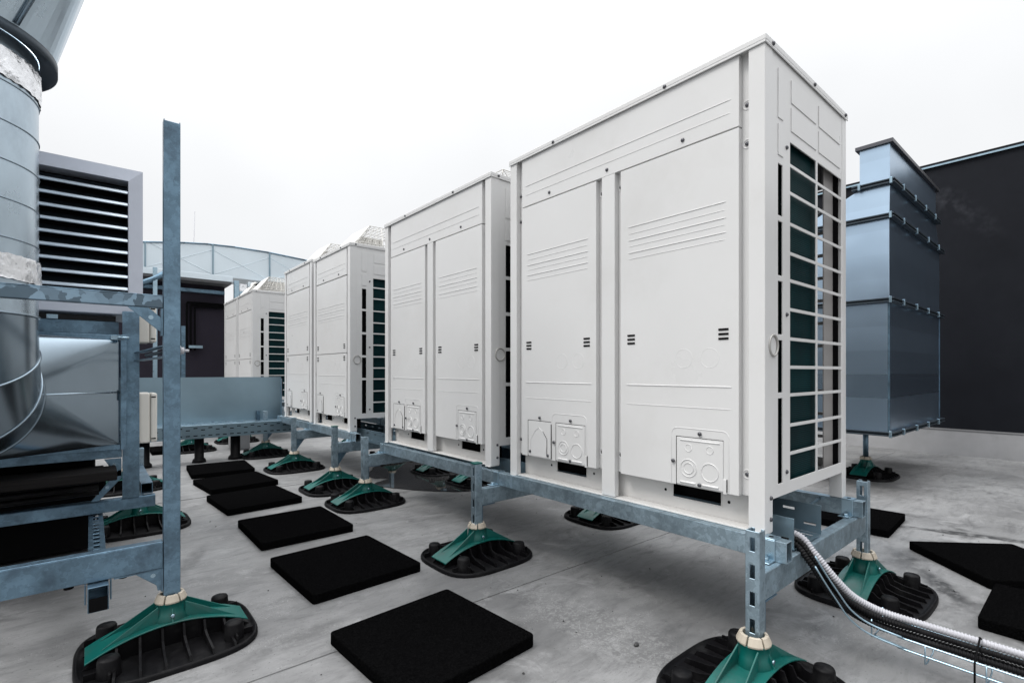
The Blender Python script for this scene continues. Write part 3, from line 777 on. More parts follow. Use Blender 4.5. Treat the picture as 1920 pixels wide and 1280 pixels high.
def frame(name, label, ya, yb, posts, xb=(1.705, 1.750), xr=(2.49, 2.535), zoff=0.0, slots=True, caps=()):
    root = empty(name, (0, 0, 0), label=label, cat='steel frame', group='galvanised frames carrying the condenser units')
    T, Bt = BT + zoff, BB + zoff
    for (x0, x1) in (xb, xr):
        b = MB(); rhs(b, x0, x1, ya, yb, Bt, T - .0, 'y'); b.build('long_beam', M['galvlight'], root, bevel=.003, seg=2)
    for i, y in enumerate(posts):
        for (x, s) in ((FX, 1), (BX - .01, -1)):
            slotted_post(x, y, .165, (.51 if x < 2 else .51) + zoff, root, cap=(i in caps and s == 1))
        b = MB(); b.box(FX + .024, BX - .034, y - .018, y - .015, Bt - .086, Bt - .003)
        b.box(FX + .024, BX - .034, y - .018, y + .022, Bt - .004, Bt - .001); b.box(FX + .024, BX - .034, y - .018, y + .022, Bt - .086, Bt - .083)
        b.box(FX + .024, BX - .034, y + .019, y + .022, Bt - .086, Bt - .003)
        b.build('cross_beam', M['galvlight'], root, bevel=.0015)
        br = MB()
        if zoff > 0: br.prism([(FX + .022, Bt - .09), (FX + .022, Bt - .19), (FX + .03, Bt - .19), (FX + .10, Bt - .095), (FX + .10, Bt - .09)], 'y', y - .002, y + .002)
        br.box(FX + .022, FX + .026, y - .02, y + .02, Bt - .20, Bt - .088); br.box(FX + .022, FX + .11, y - .02, y + .02, Bt - .0905, Bt - .0868)
        br.build('bracket', M['galv'], root)
        # clamps over the long beams
        for (x0, x1) in (xb, xr):
            sgn = 1 if i == 0 else -1
            c0 = y - .006 if i == 0 else y - .012
            if ya > y - .02 and i == 0: c0 = y + .0
            c = MB(); w0, w1 = c0 + .006, c0 + .05
            t = .004
            c.box(x0 - t, x1 + t, w0, w1, T, T + t); c.box(x0 - t, x0, w0, w1, Bt + .001, T); c.box(x1, x1 + t, w0, w1, Bt + .001, T)
            c.box(x0 - .046, x0, w0, w1, Bt + .0005, Bt + .0045)
            o = c.build('clamp', M['zinc'], root, bevel=.0015)
            bb = MB(); bolt(bb, x0 - .024, (w0 + w1) / 2, Bt + .0045); bb.build('bolt', M['zinc'], o)
            bb = MB(); bb.lathe([(.008, T + t), (.008, T + t + .0006)], c=((x0 + x1) / 2, (w0 + w1) / 2, 0), n=12); bb.build('clamp_hole', M['black'], o)
    return root
frame('unit_frame', 'near galvanised frame under the two wide condenser units', .655, 3.60, (.69, 2.14, 3.55), zoff=-.014, caps=(1,))
frame('unit_frame', 'farther galvanised frame under the middle pair of narrow units', 4.06, 6.36, (4.15, 5.25, 6.32), zoff=.013, caps=(0,))
frame('unit_frame', 'distant galvanised frame under the two farthest units, behind the metal sheet', 7.6, 9.7, (7.85, 9.5), zoff=.02)

# ------------------------------------------------------------------ perforated tray under the row
def tray_along_y(name, label, x0, x1, y0, y1, z0, h):
    root = empty(name, (0, 0, 0), label=label, cat='cable tray')
    n = int((y1 - y0) / .075); yy = [y0]
    for k in range(n): s = y0 + (y1 - y0) * k / n; w = (y1 - y0) / n; yy += [s + w * .22, s + w * .78]
    yy.append(y1)
    hol = lambda row: {(j, row) for j in range(1, len(yy) - 1, 2)}
    for x in (x0, x1 - .0015):
        b = MB(); zz = [z0 + .002, z0 + h * .28, z0 + h * .28 + .009, z0 + h * .72, z0 + h * .72 + .009, z0 + h]
        holes = {(j, 1) for j in range(1, len(yy) - 1, 4)} | {(j, 3) for j in range(3, len(yy) - 1, 4)}
        b.plate(yy, zz, holes, 'x', x, x + .0015)
        b.box(x - .004 if x == x0 else x, x + .0015 if x == x0 else x + .006, y0, y1, z0 + h, z0 + h + .004)
        b.build('tray_side', M['sheet'], root)
    b = MB(); xx = [x0 + .002, x0 + .03, x0 + .042, (x0 + x1) / 2 - .006, (x0 + x1) / 2 + .006, x1 - .042, x1 - .03, x1 - .002]
    holes = {(i, j) for i in (1, 5) for j in range(1, len(yy) - 1, 4)} | {(3, j) for j in range(3, len(yy) - 1, 4)}
    b.plate(xx, yy, holes, 'z', z0, z0 + .0015); b.build('tray_floor', M['sheet'], root)
    return root
t = tray_along_y('cable_tray', 'slotted metal cable tray running beneath the condenser units, open end at the near corner', 1.845, 2.10, .685, 6.3, .368, .105)
# threaded rod and drip tray beside it
rr = MB(); rr.tube([(2.10, .80, .40), (2.49, .82, .415)], .0065, 8); tag(rr.build('spacer_rod', M['zinc']), 'thin steel rod between the slotted tray and rear beam at the near frame end', 'rod')

def tray_along_x():
    root = empty('cable_tray', (0, 0, 0), label='perforated cross tray with lid running left from the narrow units, below the metal sheet', cat='cable tray')
    x0, x1 = -.9, 1.84; y0, y1 = 6.2, 6.46; z0, h = .272, .135
    n = 40; xx = [x0]
    for k in range(n): s = x0 + (x1 - x0) * k / n; w = (x1 - x0) / n; xx += [s + w * .25, s + w * .8]
    xx.append(x1)
    b = MB(); zz = [z0, z0 + .025, z0 + .035, z0 + .085, z0 + .095, z0 + .105, z0 + .115, z0 + h]
    holes = {(j, 1) for j in range(1, len(xx) - 1, 2)} | {(j, 3) for j in range(1, len(xx) - 1, 4)} | {(j, 5) for j in range(3, len(xx) - 1, 4)}
    b.plate(xx, zz, holes, 'y', y0, y0 + .003); b.build('tray_side', M['sheet'], root)
    b = MB(); b.box(x0, x1, y0 + .01, y0 + .012, z0, z0 + h - .005); b.build('tray_liner', M['black'], root)
    b = MB(); b.box(x0, x1, y1 - .003, y1, z0, z0 + h); b.box(x0, x1, y0 + .013, y1 - .004, z0, z0 + .002); b.build('tray_side', M['sheet'], root)
    b = MB(); b.box(x0, x1 - .05, y0 - .004, y1 + .003, z0 + h + .001, z0 + h + .005); b.build('tray_lid', M['zinc'], root, bevel=.001)
tray_along_x()
# wind screen sheet
root = empty('metal_screen', (1.0, 6.5, .40), label='long smooth galvanised sheet standing upright behind the cross tray', cat='metal screen')
b = MB(); b.box(-1.6, .785, 0, .0035, .012, .52); b.build('sheet', M['sheet'], root)
b = MB(); b.box(-1.6, .785, -.03, -.001, .012, .016); b.box(.783, .788, -.02, .03, .012, .50); b.build('fold', M['zinc'], root)
b = MB(); rhs(b, .50, .535, -.05, -.015, .02, .10, 'x'); b.box(.50, .536, -.052, -.014, .012, .12); b.build('fixing_post', M['galv'], root)
b = MB(); b.box(.786, .80, -.012, .012, .30, .52); b.build('edge_clip', M['black'], root)

# ------------------------------------------------------------------ rubber mats
def make_mat(name='rubber_mat'):
    b = MB(); s = .262; t = .045
    n = 14; V = []; 
    o = superell(s, s, 40, 48)
    b.prism(o, 'z', 0, t)
    return b.build(name, M['granule'], None, bevel=.005, seg=2)
mats = [(.935, 1.555, 3.7, (1, 1), 'nearest rubber paving mat, in the bottom middle of the roof'),
        (.965, 2.435, 2.5, (1.01, 1.10), 'second rubber mat from the front, left of the support foot with green-capped post'),
        (.972, 3.25, .5, (1, 1.08), 'third rubber mat from the front, lying apart from the touching three behind'),
        (.942, 4.13, 4.5, (.97, 1.05), 'front one of the three rubber mats lying close together'),
        (.962, 4.86, 5.5, (1, 1.03), 'middle one of the three rubber mats lying close together'),
        (.978, 5.63, -3, (1, 1.12), 'farthest of the rubber mats, nearest to the cross tray'),
        (3.468, .325, 45, (1, 1.02), 'rubber mat lying askew on the right, touching another at its corner'),
        (2.83, .055, 0, (.92, .98), 'rubber mat at the right edge beside the conduit, in front of the askew one'),
        (3.84, 1.09, 3, (1, 1), 'rubber mat right behind the near frame end, furthest back on the right')]
m0 = None
for (x, y, a, s, lab) in mats:
    if m0 is None: m0 = make_mat(); o = m0
    else: o = m0.copy(); COL.objects.link(o)
    o.location = (x, y, 0); o.rotation_euler = (0, 0, radians(a)); o.scale = (s[0], s[1], 1)
    tag(o, lab, 'mat', 'black rubber granulate mats on the roof')
# loose mats of other places: dark block behind the wide frame

# ------------------------------------------------------------------ conduits and wire basket at the near end
def catmull(P, k=8):
    P = [Vector(p) for p in P]; Q = [P[0] * 2 - P[1]] + P + [P[-1] * 2 - P[-2]]; out = []
    for i in range(1, len(Q) - 2):
        a, b, c, d = Q[i - 1:i + 3]
        for j in range(k):
            t = j / k; out.append(.5 * ((2 * b) + (c - a) * t + (2 * a - 5 * b + 4 * c - d) * t * t + (3 * b - a - 3 * c + d) * t ** 3))
    out.append(P[-1]); return out
def corrugated(P, r, pitch=.0085, n=12):
    C = catmull(P, 10); L = [0]
    for a, b in zip(C, C[1:]): L.append(L[-1] + (b - a).length)
    N = int(L[-1] / pitch) * 4; pts = []; rad = []; j = 0
    for i in range(N + 1):
        s = L[-1] * i / N
        while j < len(L) - 2 and L[j + 1] < s: j += 1
        f = (s - L[j]) / max(1e-9, L[j + 1] - L[j]); pts.append(C[j].lerp(C[j + 1], f)); rad.append(r if i % 4 in (0, 1) else r * .80)
    b = MB(); b.tube(pts, r, n, radii=rad); return b
base = [(1.96, 1.1, .39), (1.95, .85, .395), (1.93, .71, .395), (1.93, .655, .345), (1.955, .60, .268), (2.00, .555, .205), (2.055, .49, .162), (2.09, .39, .146), (2.105, .15, .140), (2.10, -.3, .135), (2.10, -.9, .13)]
o = corrugated([(x + .012, y, z) for x, y, z in base], .0125).build('white_conduit', M['greyplast'])
tag(o, 'pale grey corrugated conduit curving out of the tray and off to the right', 'conduit')
for k, (dx, dz, lab) in enumerate(((-.025, -.010, 'black corrugated hose running beside the pale conduit, upper one'), (-.052, -.028, 'black corrugated hose lying lowest in the wire basket'), (-.012, -.036, 'black corrugated hose hidden mostly under the pale conduit'))):
    P = [(x + dx, y - .004, z + dz * (.4 if y > .6 else 1)) for x, y, z in base]
    tag(corrugated(P, .0105, .009, 10).build('black_conduit', M['rubber']), lab, 'conduit', 'black hoses in the wire basket')
root = empty('wire_basket_tray', (2.06, 0, 0), label='bright wire basket tray carrying the hoses to the right edge', cat='cable tray')
prof = [(.628, .335, -.13), (.60, .275, -.11), (.575, .225, -.09), (.545, .165, -.06), (.50, .125, -.03), (.42, .104, -.005), (.30, .098, 0), (-.9, .09, 0)]
wires = 0
for dx, dz in ((-.062, -.004), (-.062, .030), (.0, -.030), (.062, .030)):
    b = MB(); b.tube(catmull([(dx + ox, y, z + dz - .006) for y, z, ox in (prof if dx < 0 else prof[4:])], 4), .0032, 6); b.build('long_wire', M['zinc'], root)
for k in range(10):
    b = MB()
    yy = .50 - k * .14; zz = .094 if yy < .42 else .125
    b.tube([(-.0645, yy, zz + .030), (-.0645, yy, zz - .028), (-.04, yy, zz - .034), (.045, yy, zz - .034), (.0575, yy, zz - .02), (.0645, yy, zz - .02), (.0645, yy, zz + .03)], .0022, 6)
    b.build('cross_wire', M['zinc'], root)
for yy in (.10, .245):
    b = MB(); z = .118
    P = [(-.068, yy, z - .055), (-.068, yy, z + .004), (-.02, yy, z + .022), (.03, yy, z + .046), (.06, yy, z + .03), (.066, yy, z - .05)]
    b.tube(P, .0028, 6); b.build('cable_tie', M['black'], root)

# ------------------------------------------------------------------ left galvanised structures
root = empty('pipe_support_frame', (0, 0, 0), label='tall galvanised post with two beams running left, in front of the round duct', cat='steel frame')
b = MB(); x0, x1, y0, y1 = .199, .249, 2.158, 2.20; t = .003
b.box(x0, x1, y0, y0 + t, .17, 1.878); b.box(x1 - t, x1, y0 + t, y1, .17, 1.884); b.box(x0, x0 + t, y0 + t, y1, .17, 1.884)
b.box(x1 - .014, x1 - t, y1 - t, y1, .17, 1.884); b.box(x0 + t, x0 + .014, y1 - t, y1, .17, 1.884)
b.build('tall_post', M['galv'], root, bevel=.0015)
def cbeam(y, xe, z0, z1, m, d=.04, name='beam', xs=-1.5):
    b = MB(); t = .003
    b.box(xs, xe, y - d / 2, y - d / 2 + t, z0, z1 - t); b.box(xs, xe, y - d / 2, y + d / 2, z1 - t, z1); b.box(xs, xe, y - d / 2 + t, y + d / 2, z0, z0 + t)
    b.box(xs, xe, y + d / 2 - t, y + d / 2, z0 + t, z1 - t)
    return b.build(name, M[m], root, bevel=.002)
cbeam(2.18, .197, 1.208, 1.252, 'galvbig'); cbeam(2.18, .197, .283, .377, 'galv')
def gusset(pts, y, root, hole):
    b = MB(); b.prism(pts, 'y', y - .002, y + .002)
    o = b.build('gusset', M['galv'], root, bevel=.001)
    h = MB(); h.lathe([(.0075, y - .0026), (.0075, y - .0030)], c=(hole[0], 0, hole[1]), n=14, axis='y'); h.build('bolt', M['zinc'], o)
gusset([(.095, 1.206), (.155, 1.206), (.195, 1.170), (.195, 1.120), (.18, 1.13)], 2.165, root, (.162, 1.172))
gusset([(.115, .281), (.195, .281), (.195, .205), (.182, .205), (.178, .225)], 2.165, root, (.168, .262))
b = MB(); b.box(.191, .197, 2.16, 2.20, 1.11, 1.205); b.box(.191, .197, 2.16, 2.20, .20, .282); b.box(.06, .19, 2.16, 2.20, .278, .2825); b.build('angle_bracket', M['galv'], root)
for x in (.005 - .06, .085, .14):
    b = MB(); b.lathe([(.013, .272), (.013, .2785)], c=(x, 2.18, 0), n=8); b.build('bolt', M['black'], root)
# rail along y with slotted top, square end below the beam
b = MB(); w0, w1 = -.008, .046
yy = [2.12]
for k in range(18): s = 2.16 + k * .062; yy += [s, s + .036]
yy.append(3.4)
b.plate([w0, .009, .029, w1], yy, {(1, j) for j in range(1, len(yy) - 1, 2)}, 'z', .276, .279)
b.box(w0, w0 + .003, 2.12, 3.4, .197, .276); b.box(w1 - .003, w1, 2.12, 3.4, .197, .276)
b.box(w0 + .003, w1 - .003, 2.12, 3.4, .197, .200); b.build('slotted_rail', M['galv'], root, bevel=.001)
b = MB(); b.box(w0 + .004, w1 - .004, 2.118, 2.122, .199, .243); b.build('rail_end_dark', M['black'], root)  # black plate stands for the dark inside of the open tube end
b = MB()
for xx in (w0 - .008, w1 + .004): b.box(xx, xx + .004, 2.155, 2.20, .215, .2822)
b.build('rail_clamp', M['galv'], root, bevel=.001)

root = empty('duct_support_frame', (0, 0, 0), label='inner galvanised frame behind the tall post, carrying the square end of the duct', cat='steel frame')
cbeam(3.2, .257, .287, .345, 'galv', d=.05)
slotted_post(.155, 3.2, .345, 1.285, root, size=.060, name='inner_post', m='galv')
b = MB(); b.box(.121, .190, 3.166, 3.1695, .345, 1.283); b.build('inner_post_face', M['galv'], root, bevel=.001)
cbeam(3.19, .120, .553, .597, 'galv', d=.04)
gusset([(.0, .348), (.03, .348), (.119, .45), (.119, .49), (.105, .49)], 3.175, root, (.062, .41))
gusset([(.05, .55), (.118, .55), (.118, .46), (.10, .46)], 3.175, root, (.09, .52))
slotted_post(.236, 3.92, .165, .50, root, name='rear_leg')
b = MB(); rhs(b, .20, .25, 3.23, 4.9, .345, .40, 'y'); b.build('side_rail', M['galv'], root)
slotted_post(.24, 5.25, .165, .45, root, name='rear_leg')
# adjustable coupling between the posts
root = empty('coupling_bracket', (0, 0, 0), label='short bolted coupling joining the tall post to the inner post', cat='bracket')
b = MB()
for z in (1.035, 1.075): b.hexa([(.168, 3.17, z), (.205, 3.17, z), (.240, 2.205, z), (.205, 2.205, z)], [(.168, 3.17, z + .004), (.205, 3.17, z + .004), (.240, 2.205, z + .004), (.205, 2.205, z + .004)])
b.build('strap', M['galv'], root)
b = MB(); b.tube([(.20, 2.9, 1.058), (.228, 2.17, 1.058)], .008, 8); b.build('threaded_rod', M['screw'], root)
b = MB(); b.lathe([(.014, .251), (.014, .262)], c=(0, 2.18, 1.058), n=6, axis='x'); b.lathe([(.018, .2495), (.018, .252)], c=(0, 2.18, 1.058), n=14, axis='x'); b.tube([(.26, 2.18, 1.058), (.278, 2.18, 1.058)], .005, 8); b.build('hex_nut', M['greyplast'], root)

# louvred ventilation box
root = empty('ventilation_box', (0, 0, 0), label='grey ventilation box with wide horizontal louvres behind the round duct', cat='ventilation unit')
Y = 3.2
xo, xi, zt, zti, zbi, zb = .206, .146, 2.010, 1.945, 1.375, 1.268
b = MB(); XL = -1.4
def bevelframe(b, x0, x1, z0, z1, xi0, xi1, zi0, zi1, y, d):
    o = [(x0, z0), (x1, z0), (x1, z1), (x0, z1)]; i = [(xi0, zi0), (xi1, zi0), (xi1, zi1), (xi0, zi1)]
    V = [(p[0], y, p[1]) for p in o] + [(p[0], y - d, p[1]) for p in i] + [(p[0], y + .09, p[1]) for p in i]
    F = []
    for k in range(4):
        j = (k + 1) % 4; F += [(k, j, 4 + j, 4 + k), (4 + k, 4 + j, 8 + j, 8 + k)]
    b.add(V, F)
bevelframe(b, XL, xo, 1.345, zt, XL + .06, xi, zbi, zti, Y, .014)
b.build('louvre_frame', M['louvre'], root)
b = MB(); b.box(XL, xo - .004, Y + .002, Y + .9, 1.345, zt - .004); b.v = b.v
o = None
c = MB(); c.box(XL, xo - .003, Y + .095, Y + 1.0, 1.345, zt - .004); c.box(xo - .006, xo - .003, Y + .001, Y + .094, 1.345, zt - .003); c.box(XL, xo - .006, Y + .001, Y + .094, zt - .006, zt - .003)
c.build('casing', M['louvre'], root)
c = MB(); c.box(XL + .05, xi + .01, Y + .088, Y + .0935, zbi - .01, zti + .01); c.build('louvre_back', M['black'], root)
ns = 9
for k in range(ns):
    z = zbi + .01 + (zti - zbi - .02) * (k + .35) / ns
    s = MB(); s.prism([(Y - .001, z - .010), (Y + .07, z + .038), (Y + .07, z + .034), (Y + .001, z - .014)], 'x', XL + .06, xi - .0015)
    so_ = s.build('slat', M['shadegalv'], root)  # underside shade put into the slat's dark colour
    s = MB(); s.prism([(Y - .012, z - .013), (Y - .003, z + .001), (Y - .0012, z - .001), (Y - .0012, z - .016), (Y - .009, z - .016)], 'x', XL + .06, xi - .0015)
    s.build('slat_lip', M['slat'], so_, bevel=.001)
b = MB(); b.box(XL, xo - .02, Y - .006, Y + .5, zb, 1.343); b.build('base_rail', M['louvre'], root, bevel=.004)
b = MB(); b.box(XL, .10, Y + .12, Y + .9, .62, zb - .002); b.build('lower_casing', M['interior'], root)
b = MB(); b.box(XL, .11, Y + .05, Y + .118, 1.17, 1.235); b.box(XL, .11, Y + .02, Y + .118, 1.10, 1.135); b.build('damper_rail', M['galv'], root, bevel=.002)
b = MB(); b.box(-.16, -.12, Y + .03, Y + .05, 1.235, 1.255); b.build('damper_clip', M['zinc'], root)

# dark timber sleepers and black blocks added for the shade under the duct
b = MB(); b.box(-1.4, .095, 2.97, 3.15, .475, .520); tag(b.build('timber_sleeper', M['timber'], bevel=.004), 'dark weathered timber board lying under the duct at far left', 'timber board')
b = MB(); b.box(-1.4, .02, 3.55, 4.6, .02, .55); b.box(-1.4, .06, 3.30, 3.54, .36, .47); tag(b.build('shade_block', M['black'], bevel=.01), 'black blocks added as deep shade below the ventilation box', 'plinth')

for k, (yy, zz) in enumerate(((3.02, .44), (3.10, .455), (3.06, .405))):
    b = MB(); b.tube([(-1.4, yy, zz - .01), (-.5, yy, zz), (.03, yy + .02, zz + .005)], .013, 8)
    tag(b.build('black_hose', M['rubber']), ('black hose under the timber board at far left, front one', 'black hose under the timber board at far left, rear one', 'black hose under the timber board at far left, lowest one')[k], 'hose', 'black hoses under the duct')
# round duct: hood, pipe, elbow, transition
root = empty('round_duct', (0, 0, 0), label='big round spiral duct with hood, elbow and square flange at the left edge', cat='duct')
ax, ay, r = -.42, 2.60, .27
b = MB(); b.lathe([(r, 1.183), (r, 2.14)], c=(ax, ay, 0), n=96, cap=False)
pipe = b.build('spiral_pipe', M['duct'], root)
for z in (1.441, 1.573, 1.705, 1.837, 1.972):
    b = MB(); b.tube([(ax + (r + .0005) * cos(2 * pi * i / 80), ay + (r + .0005) * sin(2 * pi * i / 80), z) for i in range(80)], .003, 6, closed=True); b.build('spiral_seam', M['elbow'], pipe)
def foil_band(z0, z1, bulge):
    b = MB(); n = 110; k = 8; V = []
    for j in range(k):
        z = z0 + (z1 - z0) * j / (k - 1)
        for i in range(n):
            a = 2 * pi * i / n; rr = r + bulge + random.uniform(-.003, .003); V.append((ax + rr * cos(a), ay + rr * sin(a), z + random.uniform(-.003, .003)))
    F = [(j * n + i, j * n + (i + 1) % n, (j + 1) * n + (i + 1) % n, (j + 1) * n + i) for j in range(k - 1) for i in range(n)]
    b.add(V, F, True); b.build('foil_tape', M['foil'], root)
foil_band(1.985, 2.085, .006); foil_band(1.30, 1.385, .006)
# hood: thin lip, its shaded underside put into a dark colour, then a round-to-square funnel
b = MB(); b.lathe([(r + .002, 2.14), (r + .048, 2.135), (r + .050, 2.115), (r + .054, 2.115), (r + .054, 2.150), (r + .046, 2.152)], c=(ax, ay, 0), n=80, cap=False); b.build('hood_lip', M['shadegalv'], root)
n = 64; hr = r + .045; zt = 3.05; hs = .62; rot = radians(8)
A = [(ax + hr * cos(2 * pi * i / n), ay + hr * sin(2 * pi * i / n), 2.152) for i in range(n)]
Cn = [(ax + hs * 1.25 * cos(pi / 4 + pi / 2 * k + rot), ay + hs * 1.25 * sin(pi / 4 + pi / 2 * k + rot), zt) for k in range(4)]
V = A + Cn; F = []
b = MB()
for k in range(4):
    i0 = k * n // 4
    for i in range(i0, i0 + n // 4): F.append((i % n, (i + 1) % n, n + k))
    F.append((n + (k - 1) % 4, i0 % n, n + k))
b.add(V, F, False)
b.build('hood', M['duct'], root)
k = 3; i0 = 3 * n // 4
pa = Vector(A[(i0 + n // 8) % n]); pc = Vector(Cn[3])
b = MB(); b.tube([pa + Vector((.004, -.004, .004)), pc + Vector((.004, -.004, 0))], .009, 5); b.build('hood_seam', M['elbow'], root)
# elbow in gores, bending away towards the ventilation box
R = .30; z0 = 1.183
def ring(t, rr=r, n=64):
    C = Vector((ax, ay + R * (1 - cos(t)), z0 - R * sin(t))); nn = Vector((0, cos(t), sin(t)))
    return [C + nn * rr * cos(2 * pi * i / n) + Vector((1, 0, 0)) * rr * sin(2 * pi * i / n) for i in range(n)]
ts = [0, radians(30), radians(60), radians(90)]; n = 64
for a0, a1 in zip(ts, ts[1:]):
    b = MB(); A = ring(a0); Bq = ring(a1)
    b.add(A + Bq, [(i, (i + 1) % n, n + (i + 1) % n, n + i) for i in range(n)], True); b.build('elbow_gore', M['elbow'], root)
for t_ in ts:
    b = MB(); b.tube(ring(t_, r + .001), .005, 6, closed=True); b.build('gore_seam', M['elbow'], root)
# transition to the square flange in front of the lower casing
A = ring(ts[-1]); yf = 3.13; xc0, xc1, zc0, zc1 = -.95, .110, .625, 1.135
corners = [Vector((xc1, yf, zc1)), Vector((xc1, yf, zc0)), Vector((xc0, yf, zc0)), Vector((xc0, yf, zc1))]
q = n // 4      # ring index 0 top, q right side, 2q bottom, 3q left side
b = MB()
for s0, s1, c in ((0, q, 0), (q, 2 * q, 1), (2 * q, 3 * q, 2), (3 * q, 4 * q, 3)):
    m_ = 8
    rows = []
    for j in range(m_ + 1):     # each quadrant is a smooth partial cone running to its corner
        rows.append([A[i % n].lerp(corners[c], j / m_) for i in range(s0, s1 + 1)])
    k_ = s1 - s0 + 1; V = [tuple(v) for row in rows[:-1] for v in row] + [tuple(corners[c])]
    F = [(j * k_ + i, j * k_ + i + 1, (j + 1) * k_ + i + 1, (j + 1) * k_ + i) for j in range(m_ - 1) for i in range(k_ - 1)]
    F += [((m_ - 1) * k_ + i, (m_ - 1) * k_ + i + 1, len(V) - 1) for i in range(k_ - 1)]
    b.add(V, F, True)
for c, i in ((0, 0), (1, q), (2, 2 * q), (3, 3 * q)): b.add([tuple(corners[(c - 1) % 4]), tuple(A[i % n]), tuple(corners[c])], [(0, 1, 2)], False)
b.build('square_transition', M['elbow'], root)
pnt = A[q]
b = MB(); b.tube([tuple(pnt), (xc1, yf - .001, (zc0 + zc1) / 2)], .004, 5); b.build('transition_seam', M['duct'], root)
b = MB()
b.box(xc0 - .03, xc1 + .002, yf, yf + .03, zc1 + .001, zc1 + .028); b.box(xc0 - .03, xc1 + .002, yf, yf + .03, zc0 - .028, zc0 - .001)
b.box(xc1 + .0025, xc1 + .026, yf - .006, yf + .03, zc0 - .028, zc1 + .028); b.box(xc0 - .03, xc0 - .001, yf, yf + .03, zc0, zc1); b.box(xc0, xc1, yf + .02, yf + .028, zc0, zc1)
b.build('flange', M['galv'], root, bevel=.0015)
b = MB(); b.box(xc1 - .035, xc1 + .02, yf - .022, yf - .007, zc1 + .002, zc1 + .022); b.tube([(xc1 - .01, yf - .03, zc1 + .012), (xc1 + .035, yf - .03, zc1 + .012)], .008, 6); b.build('flange_clip', M['zinc'], root)
b = MB(); b.box(xc1 + .004, xc1 + .030, yf - .012, yf - .0065, .84, .89); b.build('flange_clip', M['galv'], root)

# junction boxes
def junction(label, x0, x1, z0, z1, y):
    root = empty('junction_box', (0, 0, 0), label=label, cat='junction box', group='beige plastic junction boxes on the inner post')
    b = MB(); b.box(x0, x1 - .030, y, y + .12, z0, z1); b.build('box_body', M['box'], root, bevel=.008, seg=3)
    b = MB(); b.box(x1 - .0285, x1, y - .003, y + .123, z0 + .004, z1 - .002); b.build('box_lid', M['box'], root, bevel=.009, seg=3)
    for z in (z0 + .02, z1 - .025):
        b = MB(); b.box(x1 - .026, x1 - .006, y - .005, y - .0035, z, z + .006); b.build('lid_catch', M['black'], root)
    return root
junction('beige junction box at mid height beside the tall post, in front of the metal sheet', .177, .266, .612, .872, 3.19)
junction('beige junction box higher up behind the diagonal gusset of the tall post', .19, .272, 1.135, 1.34, 3.30)
b = MB(); b.box(.169, .175, 3.20, 3.24, .52, 1.1); tag(b.build('box_mounting_strip', M['galv']), 'narrow steel strip holding the junction boxes', 'mounting strip')

# ------------------------------------------------------------------ right: duct stack and dark wall
root = empty('duct_stack', (0, 0, 0), label='tall rectangular sheet metal duct with flanges in front of the dark wall', cat='duct')
x0, x1 = 4.84, 6.72; ya = 1.095
b = MB(); b.box(x0, x1, ya, 1.78, .505, 1.535); b.build('lower_section', M['band'], root, bevel=.002)
b = MB(); b.box(x0, x1, ya + .001, 1.78, 1.565, 2.20); b.build('middle_section', M['band'], root, bevel=.002)
b = MB(); b.hexa([(x0, ya, 2.235), (x1, ya, 2.235), (x1, 1.78, 2.235), (x0, 1.78, 2.235)], [(x0 + .018, ya, 2.475), (x1 - .18, ya, 2.475), (x1 - .18, 1.31, 2.475), (x0 + .018, 1.31, 2.475)]); b.build('tapered_section', M['band'], root, bevel=.002)
b = MB(); b.box(x0 + .018, x1 - .18, ya, 1.300, 2.51, 2.80); b.build('upper_section', M['band'], root, bevel=.002)
def flange(z, xa, xb, yb, t=.034):
    b = MB(); e = .038
    b.box(xa - e, xb + e, ya - e, yb + e, z, z + .010); b.box(xa - e, xb + e, ya - e, yb + e, z + t - .010, z + t)
    b.box(xa - e * .5, xb + e * .5, ya - e * .5, yb + e * .5, z + .009, z + t - .009)
    o = b.build('flange', M['shadegalv'], root, bevel=.001)  # underside shadow put into the flange's dark colour
    for k in range(4):
        x = xa + (xb - xa) * (k + .6) / 4.2
        c = MB(); c.box(x - .009, x + .009, ya - e - .008, ya - e + .012, z - .008, z + t + .008); c.build('clamp', M['zinc'], o, bevel=.002)
    for k in range(2):
        y_ = ya - .015 + (yb - ya) * k
        c = MB(); c.box(xa - e - .007, xa - e + .012, y_ - .009, y_ + .009, z - .008, z + t + .008); c.build('clamp', M['zinc'], o, bevel=.002)
flange(1.533, x0, x1, 1.78); flange(2.200, x0, x1, 1.78); flange(2.475, x0 + .018, x1 - .18, 1.31); 
flange(.47, x0, x1, 1.78, .036)
b = MB(); b.plate([x0 - .008, x0 + .022, x1 - .184, x1 - .155], [ya - .025, ya + .004, 1.296, 1.325], {(1, 1)}, 'z', 2.80, 2.828); b.build('top_flange', M['screw'], root)
for (xx, yy) in ((x0 - .0035, ya - .0035), (x1 - .012, ya - .0035)):
    b = MB(); b.box(xx, xx + .014, yy, yy + .014, .51, 1.53); b.build('corner_seam', M['galv'], root)
b = MB(); b.tube([(5.6, 1.45, .17), (5.6, 1.45, .47)], .022, 10); b.build('support_leg', M['galv'], root)

